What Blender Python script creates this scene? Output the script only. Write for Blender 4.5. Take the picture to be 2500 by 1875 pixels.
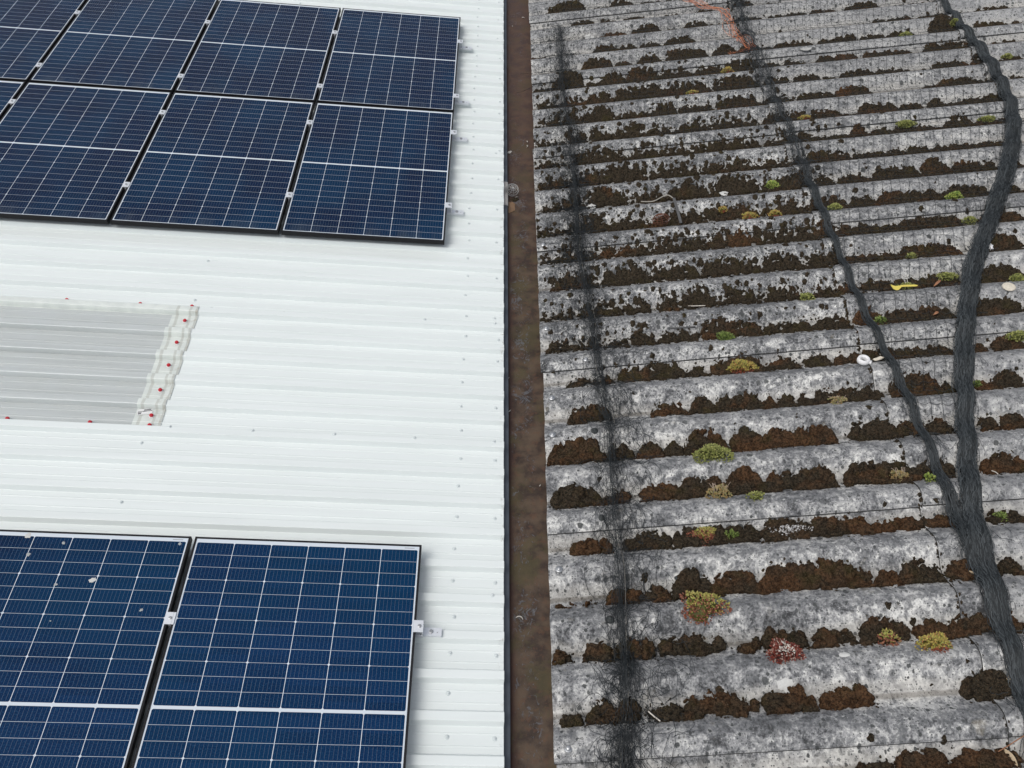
import bpy, math, random
import numpy as np
from mathutils import Matrix, Vector

for o in list(bpy.data.objects): bpy.data.objects.remove(o)
scene = bpy.context.scene
C = scene.collection
R = math.radians
PI = math.pi

# ------------------------------------------------------------------ camera
cam_data = bpy.data.cameras.new('camera'); cam = bpy.data.objects.new('camera', cam_data); C.objects.link(cam)
cam_data.sensor_width = 36.0; cam_data.lens = 36.0*2060.545/2500.0
cam_data.clip_start = 0.05; cam_data.clip_end = 500.0
_f = Vector((0.006657137, 0.662424269, -0.749099306)); _r = Vector((0.999972766, -0.006796609, 0.002876410)); _u = Vector((0.003185931, 0.749098053, 0.662451475))
mw = Matrix.Identity(4)
for i in range(3):
    mw[i][0] = _r[i]; mw[i][1] = _u[i]; mw[i][2] = -_f[i]
mw[0][3], mw[1][3], mw[2][3] = 0.0172, 0.0, 3.9188
cam.matrix_world = mw
scene.camera = cam
scene.render.resolution_x = 1024; scene.render.resolution_y = 768

# ------------------------------------------------------------------ light
SUN_EL, SUN_AZ = 62.0, -121.0           # degrees; azimuth measured from +Y towards +X
w = bpy.data.worlds.new('World'); scene.world = w; w.use_nodes = True
nt = w.node_tree; nt.nodes.clear()
sky = nt.nodes.new('ShaderNodeTexSky'); sky.sky_type = 'NISHITA'; sky.sun_disc = False
sky.sun_elevation = R(SUN_EL); sky.sun_rotation = R(SUN_AZ); sky.altitude = 50; sky.air_density = 1.0; sky.dust_density = 4.0; sky.ozone_density = 1.0
bg = nt.nodes.new('ShaderNodeBackground'); bg.inputs['Strength'].default_value = 0.15
wo = nt.nodes.new('ShaderNodeOutputWorld')
hs = nt.nodes.new('ShaderNodeHueSaturation'); hs.inputs['Saturation'].default_value = 0.38      # thin overcast
nt.links.new(sky.outputs[0], hs.inputs['Color']); nt.links.new(hs.outputs[0], bg.inputs['Color']); nt.links.new(bg.outputs[0], wo.inputs['Surface'])
sl = bpy.data.lights.new('sun', 'SUN'); sl.energy = 1.0; sl.angle = R(32); sl.color = (1.0, 0.97, 0.92)
sun = bpy.data.objects.new('sun', sl); C.objects.link(sun)
sd = Vector((math.sin(R(SUN_AZ))*math.cos(R(SUN_EL)), math.cos(R(SUN_AZ))*math.cos(R(SUN_EL)), math.sin(R(SUN_EL))))
sun.rotation_euler = sd.to_track_quat('Z', 'Y').to_euler(); sun.location = (-3, 2, 8)
vs = scene.view_settings
vs.view_transform = 'Standard'; vs.look = 'None'; vs.gamma = 1.0; vs.exposure = -0.04; vs.use_curve_mapping = False

# ------------------------------------------------------------------ roof frames (metres)
AL = 0.08007118                        # pitch of the metal roof
PL, V0 = 0.1948992, 1.3237533          # rib spacing, a pan centre
AR = 0.10053504; XR = 0.23541544; KE = 0.0045; SK = 0.018588   # cement roof: pitch, eaves, shear
PIT = 0.29258524; VC = 1.284274        # corrugation spacing, a crest
AMP = 0.035
def LP(u, v, h=0.0):
    return np.stack([-u*math.cos(AL)+h*math.sin(AL), v+0*u, u*math.sin(AL)+h*math.cos(AL)], -1)
def RP(s, v, h=0.0):
    return np.stack([XR+KE*(v-3)+s*math.cos(AR)-h*math.sin(AR), v+SK*s, s*math.sin(AR)+h*math.cos(AR)], -1)
def rp(s, v, h=0.0): return Vector(RP(np.float64(s), np.float64(v), np.float64(h)))
def lp(u, v, h=0.0): return Vector(LP(np.float64(u), np.float64(v), np.float64(h)))
def prof(v): return AMP*np.cos(2*PI*(v-VC)/PIT)

# ------------------------------------------------------------------ tables of where things lie, in roof metres (along, across)
MOSS = [(-1, 1.285, 1.453, 0.056), (-1, 1.459, 1.691, 0.091), (-1, 1.697, 1.983, 0.109), (0, 0.035, 0.134, 0.046), (0, 0.152, 0.293, 0.128), (0, 0.282, 0.409, 0.131), (0, 0.412, 0.598, 0.084), (0, 0.591, 0.893, 0.112), (0, 0.897, 0.945, 0.115), (0, 0.944, 1.189, 0.108), (0, 1.206, 1.455, 0.097), (0, 1.827, 2.075, 0.124), (1, 0.006, 0.106, 0.066), (1, 0.155, 0.292, 0.097), (1, 0.292, 0.513, 0.096), (1, 0.506, 0.77, 0.092), (1, 0.762, 0.85, 0.123), (1, 0.879, 0.963, 0.038), (1, 0.963, 1.002, 0.111), (1, 1.002, 1.096, 0.123), (1, 1.074, 1.229, 0.095), (1, 1.24, 1.449, 0.087), (1, 1.459, 1.702, 0.114), (1, 1.709, 1.879, 0.087), (1, 1.876, 2.214, 0.094), (1, 1.989, 2.052, 0.156), (2, 0.028, 0.121, 0.016), (2, 0.184, 0.222, 0.016), (2, 0.285, 0.609, 0.075), (2, 0.62, 0.831, 0.192), (2, 0.793, 1.06, 0.144), (2, 1.059, 1.617, 0.147), (2, 1.625, 1.737, 0.074), (2, 1.74, 1.952, 0.129), (2, 1.96, 2.141, 0.103), (2, 2.204, 2.329, 0.086), (3, 0.116, 0.347, 0.073), (3, 0.396, 0.658, 0.11), (3, 0.557, 0.61, 0.148), (3, 0.654, 1.117, 0.114), (3, 1.116, 1.684, 0.128), (3, 1.684, 2.097, 0.071), (3, 2.259, 2.444, 0.08), (4, 0.026, 0.308, 0.132), (4, 0.308, 0.479, 0.095), (4, 0.513, 0.75, 0.11), (4, 0.724, 1.002, 0.136), (4, 0.977, 1.186, 0.162), (4, 1.174, 1.581, 0.13), (4, 1.618, 2.083, 0.124), (4, 2.001, 2.205, 0.144), (4, 2.335, 2.57, 0.123), (5, 0.018, 0.356, 0.149), (5, 0.356, 0.516, 0.098), (5, 0.529, 0.684, 0.114), (5, 0.684, 0.798, 0.092), (5, 0.798, 1.052, 0.136), (5, 1.052, 1.244, 0.175), (5, 1.231, 1.655, 0.113), (5, 1.707, 1.982, 0.118), (5, 1.973, 2.144, 0.112), (5, 2.144, 2.297, 0.112), (5, 2.428, 2.538, 0.09), (5, 2.55, 2.685, 0.117), (6, 0.147, 0.407, 0.124), (6, 0.641, 0.857, 0.087), (6, 0.866, 1.03, 0.117), (6, 1.025, 1.302, 0.128), (6, 1.289, 1.379, 0.092), (6, 1.383, 1.501, 0.098), (6, 1.501, 1.604, 0.086), (6, 1.595, 1.989, 0.098), (6, 2.033, 2.326, 0.145), (6, 2.317, 2.397, 0.097), (6, 2.511, 2.59, 0.091), (6, 2.595, 2.801, 0.144), (7, 0.151, 0.305, 0.075), (7, 0.315, 0.459, 0.068), (7, 0.459, 0.888, 0.135), (7, 0.883, 1.025, 0.093), (7, 1.021, 1.36, 0.134), (7, 1.346, 1.58, 0.093), (7, 1.594, 1.771, 0.099), (7, 1.785, 1.962, 0.092), (7, 1.943, 2.487, 0.098), (7, 2.606, 2.698, 0.085), (7, 2.711, 2.916, 0.097), (8, 0.034, 0.294, 0.108), (8, 0.274, 0.384, 0.15), (8, 0.404, 0.583, 0.087), (8, 0.563, 0.741, 0.171), (8, 0.731, 1.027, 0.121), (8, 1.017, 1.418, 0.184), (8, 1.403, 1.724, 0.106), (8, 1.695, 1.965, 0.141), (8, 1.975, 2.167, 0.133), (8, 2.157, 2.596, 0.105), (8, 2.72, 3.031, 0.118), (9, 0.001, 0.25, 0.093), (9, 0.25, 0.559, 0.169), (9, 0.549, 0.765, 0.13), (9, 0.78, 0.918, 0.26), (9, 0.908, 1.192, 0.213), (9, 1.172, 1.476, 0.152), (9, 1.461, 1.793, 0.129), (9, 1.773, 2.102, 0.114), (9, 2.092, 2.736, 0.106), (9, 2.578, 2.706, 0.15), (9, 2.853, 3.147, 0.142), (10, 0.084, 0.437, 0.181), (10, 0.426, 0.809, 0.213), (10, 0.787, 1.115, 0.187), (10, 1.104, 1.534, 0.195), (10, 1.518, 1.83, 0.186), (10, 1.82, 2.058, 0.145), (10, 2.037, 2.449, 0.089), (10, 2.428, 2.837, 0.105), (10, 2.949, 3.262, 0.144), (11, 0.016, 0.171, 0.089), (11, 0.16, 0.348, 0.132), (11, 0.326, 0.831, 0.132), (11, 0.809, 1.213, 0.174), (11, 1.191, 1.592, 0.208), (11, 1.575, 2.112, 0.147), (11, 2.091, 2.537, 0.104), (11, 2.516, 2.959, 0.112), (11, 3.064, 3.377, 0.111), (12, -0.005, 0.266, 0.111), (12, 0.266, 0.546, 0.238), (12, 0.512, 0.857, 0.11), (12, 0.846, 1.234, 0.164), (12, 1.223, 1.633, 0.2), (12, 1.633, 1.96, 0.172), (12, 1.939, 2.253, 0.144), (12, 2.253, 2.459, 0.109), (12, 2.453, 2.92, 0.126), (12, 2.926, 3.251, 0.143), (12, 3.315, 3.477, 0.09), (13, 0.031, 0.222, 0.08), (13, 0.199, 0.373, 0.274), (13, 0.35, 0.719, 0.253), (13, 0.707, 0.994, 0.175), (13, 0.982, 1.336, 0.252), (13, 1.324, 1.69, 0.3), (13, 1.69, 2.078, 0.192), (13, 2.073, 2.23, 0.116), (13, 2.252, 2.497, 0.097), (13, 2.503, 2.858, 0.153), (13, 2.852, 3.084, 0.181), (13, 3.084, 3.424, 0.114), (13, 3.545, 3.592, 0.095), (14, 0.014, 0.307, 0.166), (14, 0.283, 0.557, 0.186), (14, 0.474, 0.888, 0.248), (14, 0.865, 1.3, 0.185), (14, 1.277, 1.748, 0.164), (14, 1.748, 1.962, 0.103), (14, 1.962, 2.441, 0.123), (14, 2.43, 2.705, 0.083), (14, 2.699, 2.837, 0.082), (14, 2.831, 3.042, 0.092), (14, 3.036, 3.579, 0.082), (15, -0.01, 0.261, 0.133), (15, 0.273, 0.75, 0.165), (15, 0.738, 1.248, 0.142), (15, 1.236, 1.805, 0.152), (15, 1.805, 1.966, 0.088), (15, 1.954, 2.199, 0.12), (15, 2.187, 2.501, 0.067), (15, 2.49, 2.655, 0.13), (15, 2.655, 2.832, 0.087), (15, 2.82, 3.16, 0.087), (15, 3.16, 3.231, 0.035), (15, 3.219, 3.458, 0.15), (15, 3.452, 3.737, 0.087), (16, 0.014, 0.274, 0.072), (16, 0.274, 0.463, 0.232), (16, 0.438, 0.652, 0.186), (16, 0.652, 0.765, 0.232), (16, 0.727, 0.928, 0.301), (16, 0.903, 1.202, 0.116), (16, 1.19, 1.476, 0.15), (16, 1.451, 1.862, 0.184), (16, 1.862, 2.274, 0.115), (16, 2.261, 2.512, 0.111), (16, 2.512, 2.627, 0.026), (16, 2.636, 2.961, 0.128), (16, 2.967, 3.148, 0.097), (16, 3.184, 3.341, 0.119), (16, 3.341, 3.449, 0.07), (16, 3.449, 3.826, 0.092), (17, 0.001, 0.105, 0.052), (17, 0.105, 0.261, 0.197), (17, 0.235, 0.443, 0.246), (17, 0.417, 0.715, 0.294), (17, 0.676, 1.011, 0.123), (17, 0.998, 1.229, 0.195), (17, 1.203, 1.522, 0.147), (17, 1.522, 1.92, 0.182), (17, 1.92, 2.191, 0.127), (17, 2.208, 2.531, 0.117), (17, 2.524, 2.827, 0.116), (17, 3.235, 3.353, 0.051), (17, 3.356, 3.741, 0.111), (17, 3.747, 3.864, 0.097), (17, 3.937, 4.051, 0.085), (18, 0.027, 0.247, 0.106), (18, 0.241, 0.487, 0.143), (18, 0.474, 0.726, 0.168), (18, 0.713, 1.175, 0.193), (18, 1.162, 1.569, 0.167), (18, 1.556, 1.977, 0.179), (18, 1.977, 2.224, 0.109), (18, 2.237, 2.476, 0.116), (18, 2.476, 2.605, 0.049), (18, 2.637, 2.938, 0.108), (18, 2.932, 3.219, 0.083), (18, 3.315, 3.36, 0.029), (18, 3.402, 3.715, 0.102), (18, 3.74, 3.879, 0.151), (18, 3.961, 4.166, 0.102), (19, 0.012, 0.17, 0.071), (19, 0.17, 0.478, 0.219), (19, 0.464, 0.587, 0.084), (19, 0.574, 0.846, 0.143), (19, 0.839, 1.144, 0.177), (19, 1.13, 1.441, 0.11), (19, 1.427, 1.75, 0.123), (19, 1.736, 2.034, 0.136), (19, 2.034, 2.197, 0.083), (19, 2.218, 2.423, 0.078), (19, 2.513, 2.872, 0.098), (19, 2.912, 3.336, 0.098), (19, 3.431, 3.863, 0.123), (19, 3.954, 4.006, 0.017), (19, 4.021, 4.241, 0.071), (20, 0.468, 0.754, 0.144), (20, 0.761, 0.928, 0.088), (20, 0.967, 1.195, 0.121), (20, 1.22, 1.614, 0.143), (20, 1.648, 1.882, 0.149), (20, 1.875, 2.092, 0.129), (20, 2.092, 2.201, 0.06), (20, 2.201, 2.549, 0.104), (20, 2.583, 2.951, 0.103), (20, 2.959, 3.194, 0.086), (20, 3.205, 3.446, 0.114), (20, 3.58, 3.854, 0.252), (20, 3.954, 4.266, 0.107), (20, 4.299, 4.396, 0.075), (21, -0.006, 0.146, 0.035), (21, 0.362, 0.427, 0.012), (21, 0.582, 0.835, 0.116), (21, 0.828, 1.0, 0.099), (21, 1.021, 1.22, 0.098), (21, 1.249, 1.546, 0.127), (21, 1.92, 2.047, 0.092), (21, 2.429, 2.492, 0.02), (21, 3.02, 3.103, 0.011), (21, 3.159, 3.279, 0.114), (21, 3.293, 3.527, 0.068), (21, 3.554, 3.819, 0.056), (21, 3.928, 4.033, 0.056), (21, 4.079, 4.412, 0.079), (22, 0.464, 0.589, 0.018), (22, 0.66, 0.93, 0.079), (22, 0.973, 1.265, 0.134), (22, 1.284, 1.411, 0.036), (22, 1.473, 1.705, 0.143), (22, 1.698, 1.914, 0.036), (22, 1.9, 2.207, 0.081), (22, 2.261, 2.636, 0.072), (22, 2.651, 2.91, 0.09), (22, 2.985, 3.311, 0.126), (22, 3.431, 3.533, 0.029), (22, 3.558, 3.72, 0.029), (23, 0.027, 0.098, 0.022), (23, 0.397, 0.641, 0.096), (23, 0.684, 0.856, 0.083), (23, 0.906, 1.14, 0.076), (23, 1.312, 1.468, 0.044), (23, 1.609, 1.809, 0.069), (23, 1.965, 2.186, 0.133), (23, 2.264, 2.455, 0.037), (23, 3.576, 3.864, 0.052), (24, 0.009, 0.164, 0.013), (24, 0.164, 0.581, 0.175), (24, 0.62, 0.812, 0.047), (24, 0.804, 1.057, 0.114), (24, 1.111, 1.335, 0.056), (24, 1.347, 1.545, 0.04), (24, 2.321, 2.472, 0.039), (25, -0.018, 0.173, 0.014), (25, 0.489, 0.803, 0.059), (25, 1.117, 1.585, 0.059), (25, 2.686, 3.144, 0.041)]
NET_A = [(3.8559, 8.0186, 0.0633), (3.8368, 7.7298, 0.0696), (3.8419, 7.1822, 0.0885), (3.8409, 6.6058, 0.1119), (3.7841, 6.0613, 0.0998), (3.6903, 5.7062, 0.1159), (3.5077, 5.3007, 0.1367), (3.312, 4.9306, 0.1323), (3.0489, 4.4987, 0.1272), (2.838, 4.1459, 0.1285), (2.7004, 3.8545, 0.1247), (2.6009, 3.6185, 0.1267), (2.4649, 3.2517, 0.1214), (2.3529, 2.9156, 0.1164), (2.2781, 2.6665, 0.1173), (2.2082, 2.4339, 0.125), (2.1566, 2.2422, 0.146), (2.1276, 2.0851, 0.1642), (2.1165, 1.9096, 0.1429), (2.1059, 1.7435, 0.1186), (2.092, 1.5865, 0.1036), (2.0689, 1.4173, 0.0852), (2.0548, 1.2966, 0.0796), (2.0432, 1.1808, 0.078)]
NET_B = [(2.0511, 8.3686, 0.1126), (2.013, 7.7852, 0.1158), (2.0062, 7.078, 0.1168), (2.011, 6.598, 0.1118), (2.0332, 6.1539, 0.0857), (2.04, 5.6829, 0.075), (2.0298, 5.2557, 0.0718), (2.0361, 4.8613, 0.075), (2.0389, 4.5489, 0.0603), (2.0415, 4.2573, 0.0583), (2.0468, 3.9404, 0.0561), (2.0651, 3.6448, 0.0595), (2.0798, 3.408, 0.0629), (2.0959, 3.1493, 0.0658), (2.0986, 2.909, 0.0685), (2.1012, 2.6839, 0.0711), (2.0968, 2.4733, 0.0827), (2.0951, 2.3025, 0.0985), (2.0934, 2.1271, 0.1002), (2.0965, 2.0108, 0.0855)]
NET_C = [(0.2888, 8.0039, 0.0535), (0.2802, 7.4578, 0.0682), (0.269, 6.879, 0.073), (0.2768, 6.4962, 0.0783), (0.3336, 6.0613, 0.1501), (0.294, 5.8683, 0.0959), (0.3074, 5.5492, 0.05), (0.3037, 5.1379, 0.0479), (0.2947, 4.6573, 0.052), (0.3165, 4.3593, 0.0565), (0.3373, 3.9922, 0.0662), (0.3507, 3.6556, 0.0692), (0.3602, 3.3455, 0.0721), (0.3797, 3.1269, 0.07), (0.3824, 2.8891, 0.073), (0.3749, 2.6361, 0.0654), (0.3727, 2.3997, 0.0729), (0.3635, 2.2062, 0.0661), (0.3528, 1.973, 0.0592), (0.3471, 1.779, 0.0619), (0.3482, 1.596, 0.0514), (0.3405, 1.4663, 0.0629), (0.3227, 1.3632, 0.1031), (0.3073, 1.2833, 0.0895), (0.3009, 1.1666, 0.0717), (0.2948, 1.0547, 0.0664)]
TWINE = [(1.4414, 8.4095), (1.5528, 8.3149), (1.5721, 8.2972), (1.6753, 8.2607), (1.7361, 8.1872), (1.7965, 8.1169), (1.8676, 8.0526), (1.8985, 7.9634), (1.906, 7.8847), (1.9048, 7.7865), (1.8986, 7.7207), (1.9039, 7.6529), (1.9219, 7.5613), (1.9303, 7.4946), (1.9329, 7.4158)]
TWINE2 = [(2.0157, 7.3163), (1.9706, 7.2709), (1.9239, 7.2331), (1.8799, 7.2086), (1.8327, 7.1848), (1.8017, 7.1577), (1.8002, 7.2257)]
TWINE3 = [(1.9374, 7.435), (1.9674, 7.379), (1.9983, 7.3302), (2.0086, 7.2795), (1.9841, 7.2367)]
PLANT = [(0.8277, 2.3177, 0.166, 0.118, 'mixed', 'red and yellow stonecrop on the moss just left of a bright green tuft'), (0.9627, 2.3109, 0.079, 0.076, 'green', 'small bright green stonecrop tuft touching the right side of a red and yellow one'), (0.7469, 1.8861, 0.257, 0.185, 'mixed', 'large stonecrop with red lower half and yellow green top on thick brown moss'), (1.09, 1.6393, 0.183, 0.127, 'red', 'dark red stonecrop cushion speckled with white, lying above the white splat'), (1.5868, 1.6872, 0.111, 0.095, 'mixed', 'open red and yellow stonecrop in the middle of a round dark moss cushion'), (1.7723, 1.6365, 0.171, 0.096, 'gold', 'dense yellow stonecrop cushion with a red lower rim, left of the thick net rope'), (2.3271, 2.2973, 0.067, 0.055, 'green', 'bright green stonecrop tuft just right of where the two net ropes join'), (1.2561, 2.3092, 0.265, 0.12, 'grey', 'pale grey dried stonecrop spread over brown moss'), (1.1631, 3.7129, 0.105, 0.076, 'green', 'small green stonecrop below a dark grey stick'), (1.2272, 3.4757, 0.208, 0.114, 'gold', 'broad yellow green stonecrop mound with orange tips, largest one in mid roof'), (0.9402, 2.7952, 0.247, 0.122, 'lime', 'wide green stonecrop with upright shoots above a ridge, in the nearer half of the roof'), (0.9407, 2.5597, 0.148, 0.105, 'dry', 'straggly brown and olive stonecrop with bare white stems'), (1.1209, 2.4979, 0.089, 0.048, 'lime', 'small yellow green stonecrop right below the straggly bare stemmed one'), (2.3828, 4.0372, 0.104, 0.05, 'lime', 'stonecrop tuft right behind the yellow plastic knife'), (2.658, 4.0937, 0.137, 0.063, 'lime', 'pale green stonecrop left of the thick net rope, one ridge above the knife'), (1.7384, 4.0039, 0.092, 0.065, 'lime', 'round yellow green stonecrop alone, left of the thin net rope, level with the knife'), (2.1265, 3.7285, 0.078, 0.091, 'green', 'green stonecrop pressed against the right side of the thin net rope'), (3.0682, 4.0079, 0.092, 0.064, 'lime', 'spiky yellow green stonecrop above the white limpet shell at the right edge'), (2.8846, 3.5214, 0.14, 0.071, 'lime', 'wide yellow green stonecrop at the right edge below the white limpet shell'), (2.5244, 3.181, 0.051, 0.077, 'green', 'small green stonecrop against the right side of the thick net rope'), (1.7184, 3.139, 0.1, 0.053, 'dry', 'small ochre stonecrop on the moss below the white plastic ring'), (1.9025, 2.5821, 0.108, 0.111, 'dry', 'loose ochre and pale green stonecrop beside a sheet joint, left of the bright green rosette'), (2.0412, 2.5423, 0.063, 0.07, 'bright', 'bright green stonecrop rosette left of the thin net rope near where the ropes join'), (2.5063, 4.3251, 0.068, 0.047, 'lime', 'small yellow green stonecrop on the moss midway between the two net ropes'), (1.7362, 6.9673, 0.116, 0.096, 'gold', 'yellow green stonecrop at the end of the loose orange twine'), (1.3816, 6.6459, 0.102, 0.05, 'gold', 'small golden stonecrop two ridges below the end of the orange twine'), (1.3624, 4.9959, 0.07, 0.065, 'gold', 'small olive stonecrop up and right of the rusty wire basket'), (1.5366, 4.8916, 0.117, 0.076, 'gold', 'golden orange stonecrop right of the rusty wire basket'), (3.8044, 7.3353, 0.075, 0.124, 'lime', 'small green stonecrop touching the left edge of the thick net rope near the top'), (3.3604, 7.2473, 0.119, 0.056, 'lime', 'flat green stonecrop far up the roof under the open net'), (4.0488, 6.7298, 0.088, 0.056, 'lime', 'small stonecrop right of the thick net rope near the top right corner'), (2.2025, 6.0762, 0.111, 0.055, 'gold', 'small yellow stonecrop beside the loose upper part of the thin net rope'), (3.5584, 5.8385, 0.136, 0.071, 'lime', 'wide stonecrop on the moss left of the bend in the thick net rope'), (2.9384, 5.862, 0.162, 0.076, 'lime', 'wide stonecrop in mid net on reddish moss, higher up the roof than the knife'), (1.7725, 5.2571, 0.104, 0.092, 'bright', 'bright yellow green stonecrop above a golden one, left of the thin net rope'), (1.7219, 4.9016, 0.095, 0.071, 'gold', 'golden stonecrop left of the thin net rope, directly below a brighter green one'), (2.1314, 4.8679, 0.099, 0.066, 'lime', 'yellow green stonecrop just right of thin net rope, level with a golden one'), (2.9769, 4.886, 0.116, 0.094, 'bright', 'bright green stonecrop alone on the moss left of the thick net rope'), (3.0023, 4.6419, 0.093, 0.079, 'lime', 'green stonecrop left of the thick net rope, one ridge below a brighter tuft')]
BOLT = [(0.0431, 3.9074), (0.0586, 3.3129), (0.0537, 3.0299), (0.2831, 3.6047), (0.2984, 3.0337), (0.0572, 2.1536), (0.0634, 1.2656), (0.2959, 2.4433), (0.2951, 1.8607), (0.6616, 2.0795), (0.0462, 4.7658)]
RING = (1.9304, 3.4005)
KNIFE0 = (2.267, 4.0074)
KNIFE1 = (2.4309, 3.9855)
BONE = (2.0223, 3.41)
LUMP = (3.0221, 4.3413)
LIMPET = (2.9672, 3.9065)
SPLAT = (1.0663, 1.4931)
DISC = (1.3573, 1.6114)
STICK0 = (0.4339, 1.4188)
STICK1 = (0.4798, 1.3627)
GREY0 = (0.839, 3.8392)
GREY1 = (0.9975, 3.8344)
WSTICK0 = (0.9796, 4.0381)
WSTICK1 = (1.0885, 4.0163)
LEAF_A = (2.5689, 4.0219)
LEAF_B = (2.479, 3.7624)
LEAF_C = (2.0656, 1.9804)
LEAF_D = (2.0514, 1.4462)
DROP_A = (0.4203, 5.218)
DROP_B = (1.4068, 5.2193)
DROP_C = (0.5716, 7.8966)
RINGMARK = (2.4399, 7.1066)
BASKET = (0.9141, 4.9265)
STRAP0 = (1.0269, 5.1425)
STRAP1 = (1.0313, 5.0162)
STRAP2 = (1.0473, 4.9001)
CABLE0 = (0.7885, 5.1802)
CABLE1 = (0.8768, 5.1544)
CABLE2 = (0.979, 5.1955)
CABLE3 = (1.0269, 5.1425)
TWIG0 = (2.0072, 1.207)
TWIG1 = (1.893, 1.1613)
LEAF_E = (1.9355, 1.1355)
WORM0 = (2.3741, 2.5645)
WORM1 = (2.3908, 2.5293)
LOOSE0 = (1.4846, 5.5336)
MOSSBALL = [(0.5241, 2.6398), (0.75, 2.9694), (0.0571, 4.4667), (2.4469, 5.2964), (2.49, 5.2696), (1.2666, 1.5886), (1.2561, 1.5453), (1.6324, 1.3286)]
SCREW = [(0.0513, 4.4414), (0.0615, 4.0433), (0.0591, 3.9817), (0.0349, 3.8442), (0.04, 3.6533), (0.0486, 3.2675), (0.0588, 3.0001), (0.0507, 2.8762), (1.4326, 3.9902), (0.9738, 3.9874), (0.5181, 3.9824), (0.9737, 3.0033), (0.5171, 3.0013), (2.019, 4.4493), (2.0135, 4.059), (1.8945, 3.9923), (1.8929, 3.006), (1.4333, 3.0082), (2.0289, 2.8904), (2.024, 2.4975), (0.0482, 8.7091), (0.0529, 8.3169), (0.0588, 7.9317), (0.0354, 7.5443), (0.0358, 7.1745), (0.0611, 6.9324), (0.0333, 6.7733), (0.038, 6.5797), (0.0349, 6.0104), (0.0648, 5.9715), (0.0445, 5.6151), (0.0522, 5.2243), (0.0588, 4.9675), (0.0546, 4.8335), (2.0123, 8.3432), (0.05, 2.4868), (0.0442, 2.1016), (0.0593, 2.0208), (0.0365, 1.7135), (0.0419, 1.3242)]
RED = [(2.7946, 3.988), (2.3374, 3.9879), (2.0141, 3.991), (2.0267, 3.8581), (2.0284, 3.6654), (2.0281, 3.4741), (2.0253, 3.275), (2.0241, 3.0824), (2.012, 3.0056), (2.3373, 3.0031), (2.7883, 3.0051)]
STICKER = (2.0698, 3.1114)
DROPL = [(2.3691, 2.2201, 0.05), (2.3284, 2.1154, 0.035), (2.1469, 1.9623, 0.03), (1.9861, 1.9912, 0.05), (1.7171, 1.8456, 0.03), (2.1861, 2.186, 0.03), (1.6295, 2.2071, 0.03), (2.1081, 1.7774, 0.015)]
GUARD = (0.0566, 5.544)
SEAL = [(0.0083, 5.6258), (0.0334, 5.3585)]
GDEB = [(0.0463, 6.1186), (0.0244, 3.5797), (0.0311, 3.3094), (0.0815, 1.951), (0.2123, 6.2033), (0.2129, 8.5479), (0.231, 6.2711), (0.1076, 5.4674), (0.0855, 8.3509), (0.2161, 2.7616)]
MID = [(3.8788, 7.6109), (3.8838, 6.6566), (2.7271, 7.6183), (2.7251, 6.6454), (1.5729, 7.6077), (1.5714, 6.6474), (3.8842, 6.081), (2.7294, 6.0748), (2.724, 5.1057), (1.5757, 6.0789), (1.57, 5.1076), (1.576, 1.8068)]
END = [(0.4193, 7.6158), (0.4224, 6.6453), (0.421, 6.0778), (0.4149, 5.1045), (0.4192, 1.8046)]


# ------------------------------------------------------------------ noise
def _h(ix, iy, seed):
    a = (ix.astype(np.int64)*374761393 + iy.astype(np.int64)*668265263 + seed*974711) & 0xffffffff
    a = ((a ^ (a >> 13))*1274126177) & 0xffffffff
    a = a ^ (a >> 16)
    return (a & 0xffff)/65535.0
def vn(x, y, seed=0):
    x = np.asarray(x, float); y = np.asarray(y, float)
    ix = np.floor(x); iy = np.floor(y); fx = x-ix; fy = y-iy
    fx = fx*fx*(3-2*fx); fy = fy*fy*(3-2*fy)
    a = _h(ix, iy, seed); b = _h(ix+1, iy, seed); c = _h(ix, iy+1, seed); d = _h(ix+1, iy+1, seed)
    return (a*(1-fx)+b*fx)*(1-fy)+(c*(1-fx)+d*fx)*fy
def fbm(x, y, seed=0, o=3):
    t = 0; a = .5; n = 0
    for i in range(o):
        t = t+a*vn(x*2**i, y*2**i, seed+i*17); n += a; a *= .55
    return t/n
def worley(x, y, seed=0):
    ix = np.floor(x); iy = np.floor(y); best = np.full(np.shape(x), 9.0); rnd = np.zeros(np.shape(x))
    for dx in (-1, 0, 1):
        for dy in (-1, 0, 1):
            px = ix+dx+_h(ix+dx, iy+dy, seed); py = iy+dy+_h(ix+dx, iy+dy, seed+5)
            d = np.hypot(px-x, py-y); m = d < best
            best = np.where(m, d, best); rnd = np.where(m, _h(ix+dx, iy+dy, seed+9), rnd)
    return best, rnd

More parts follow.
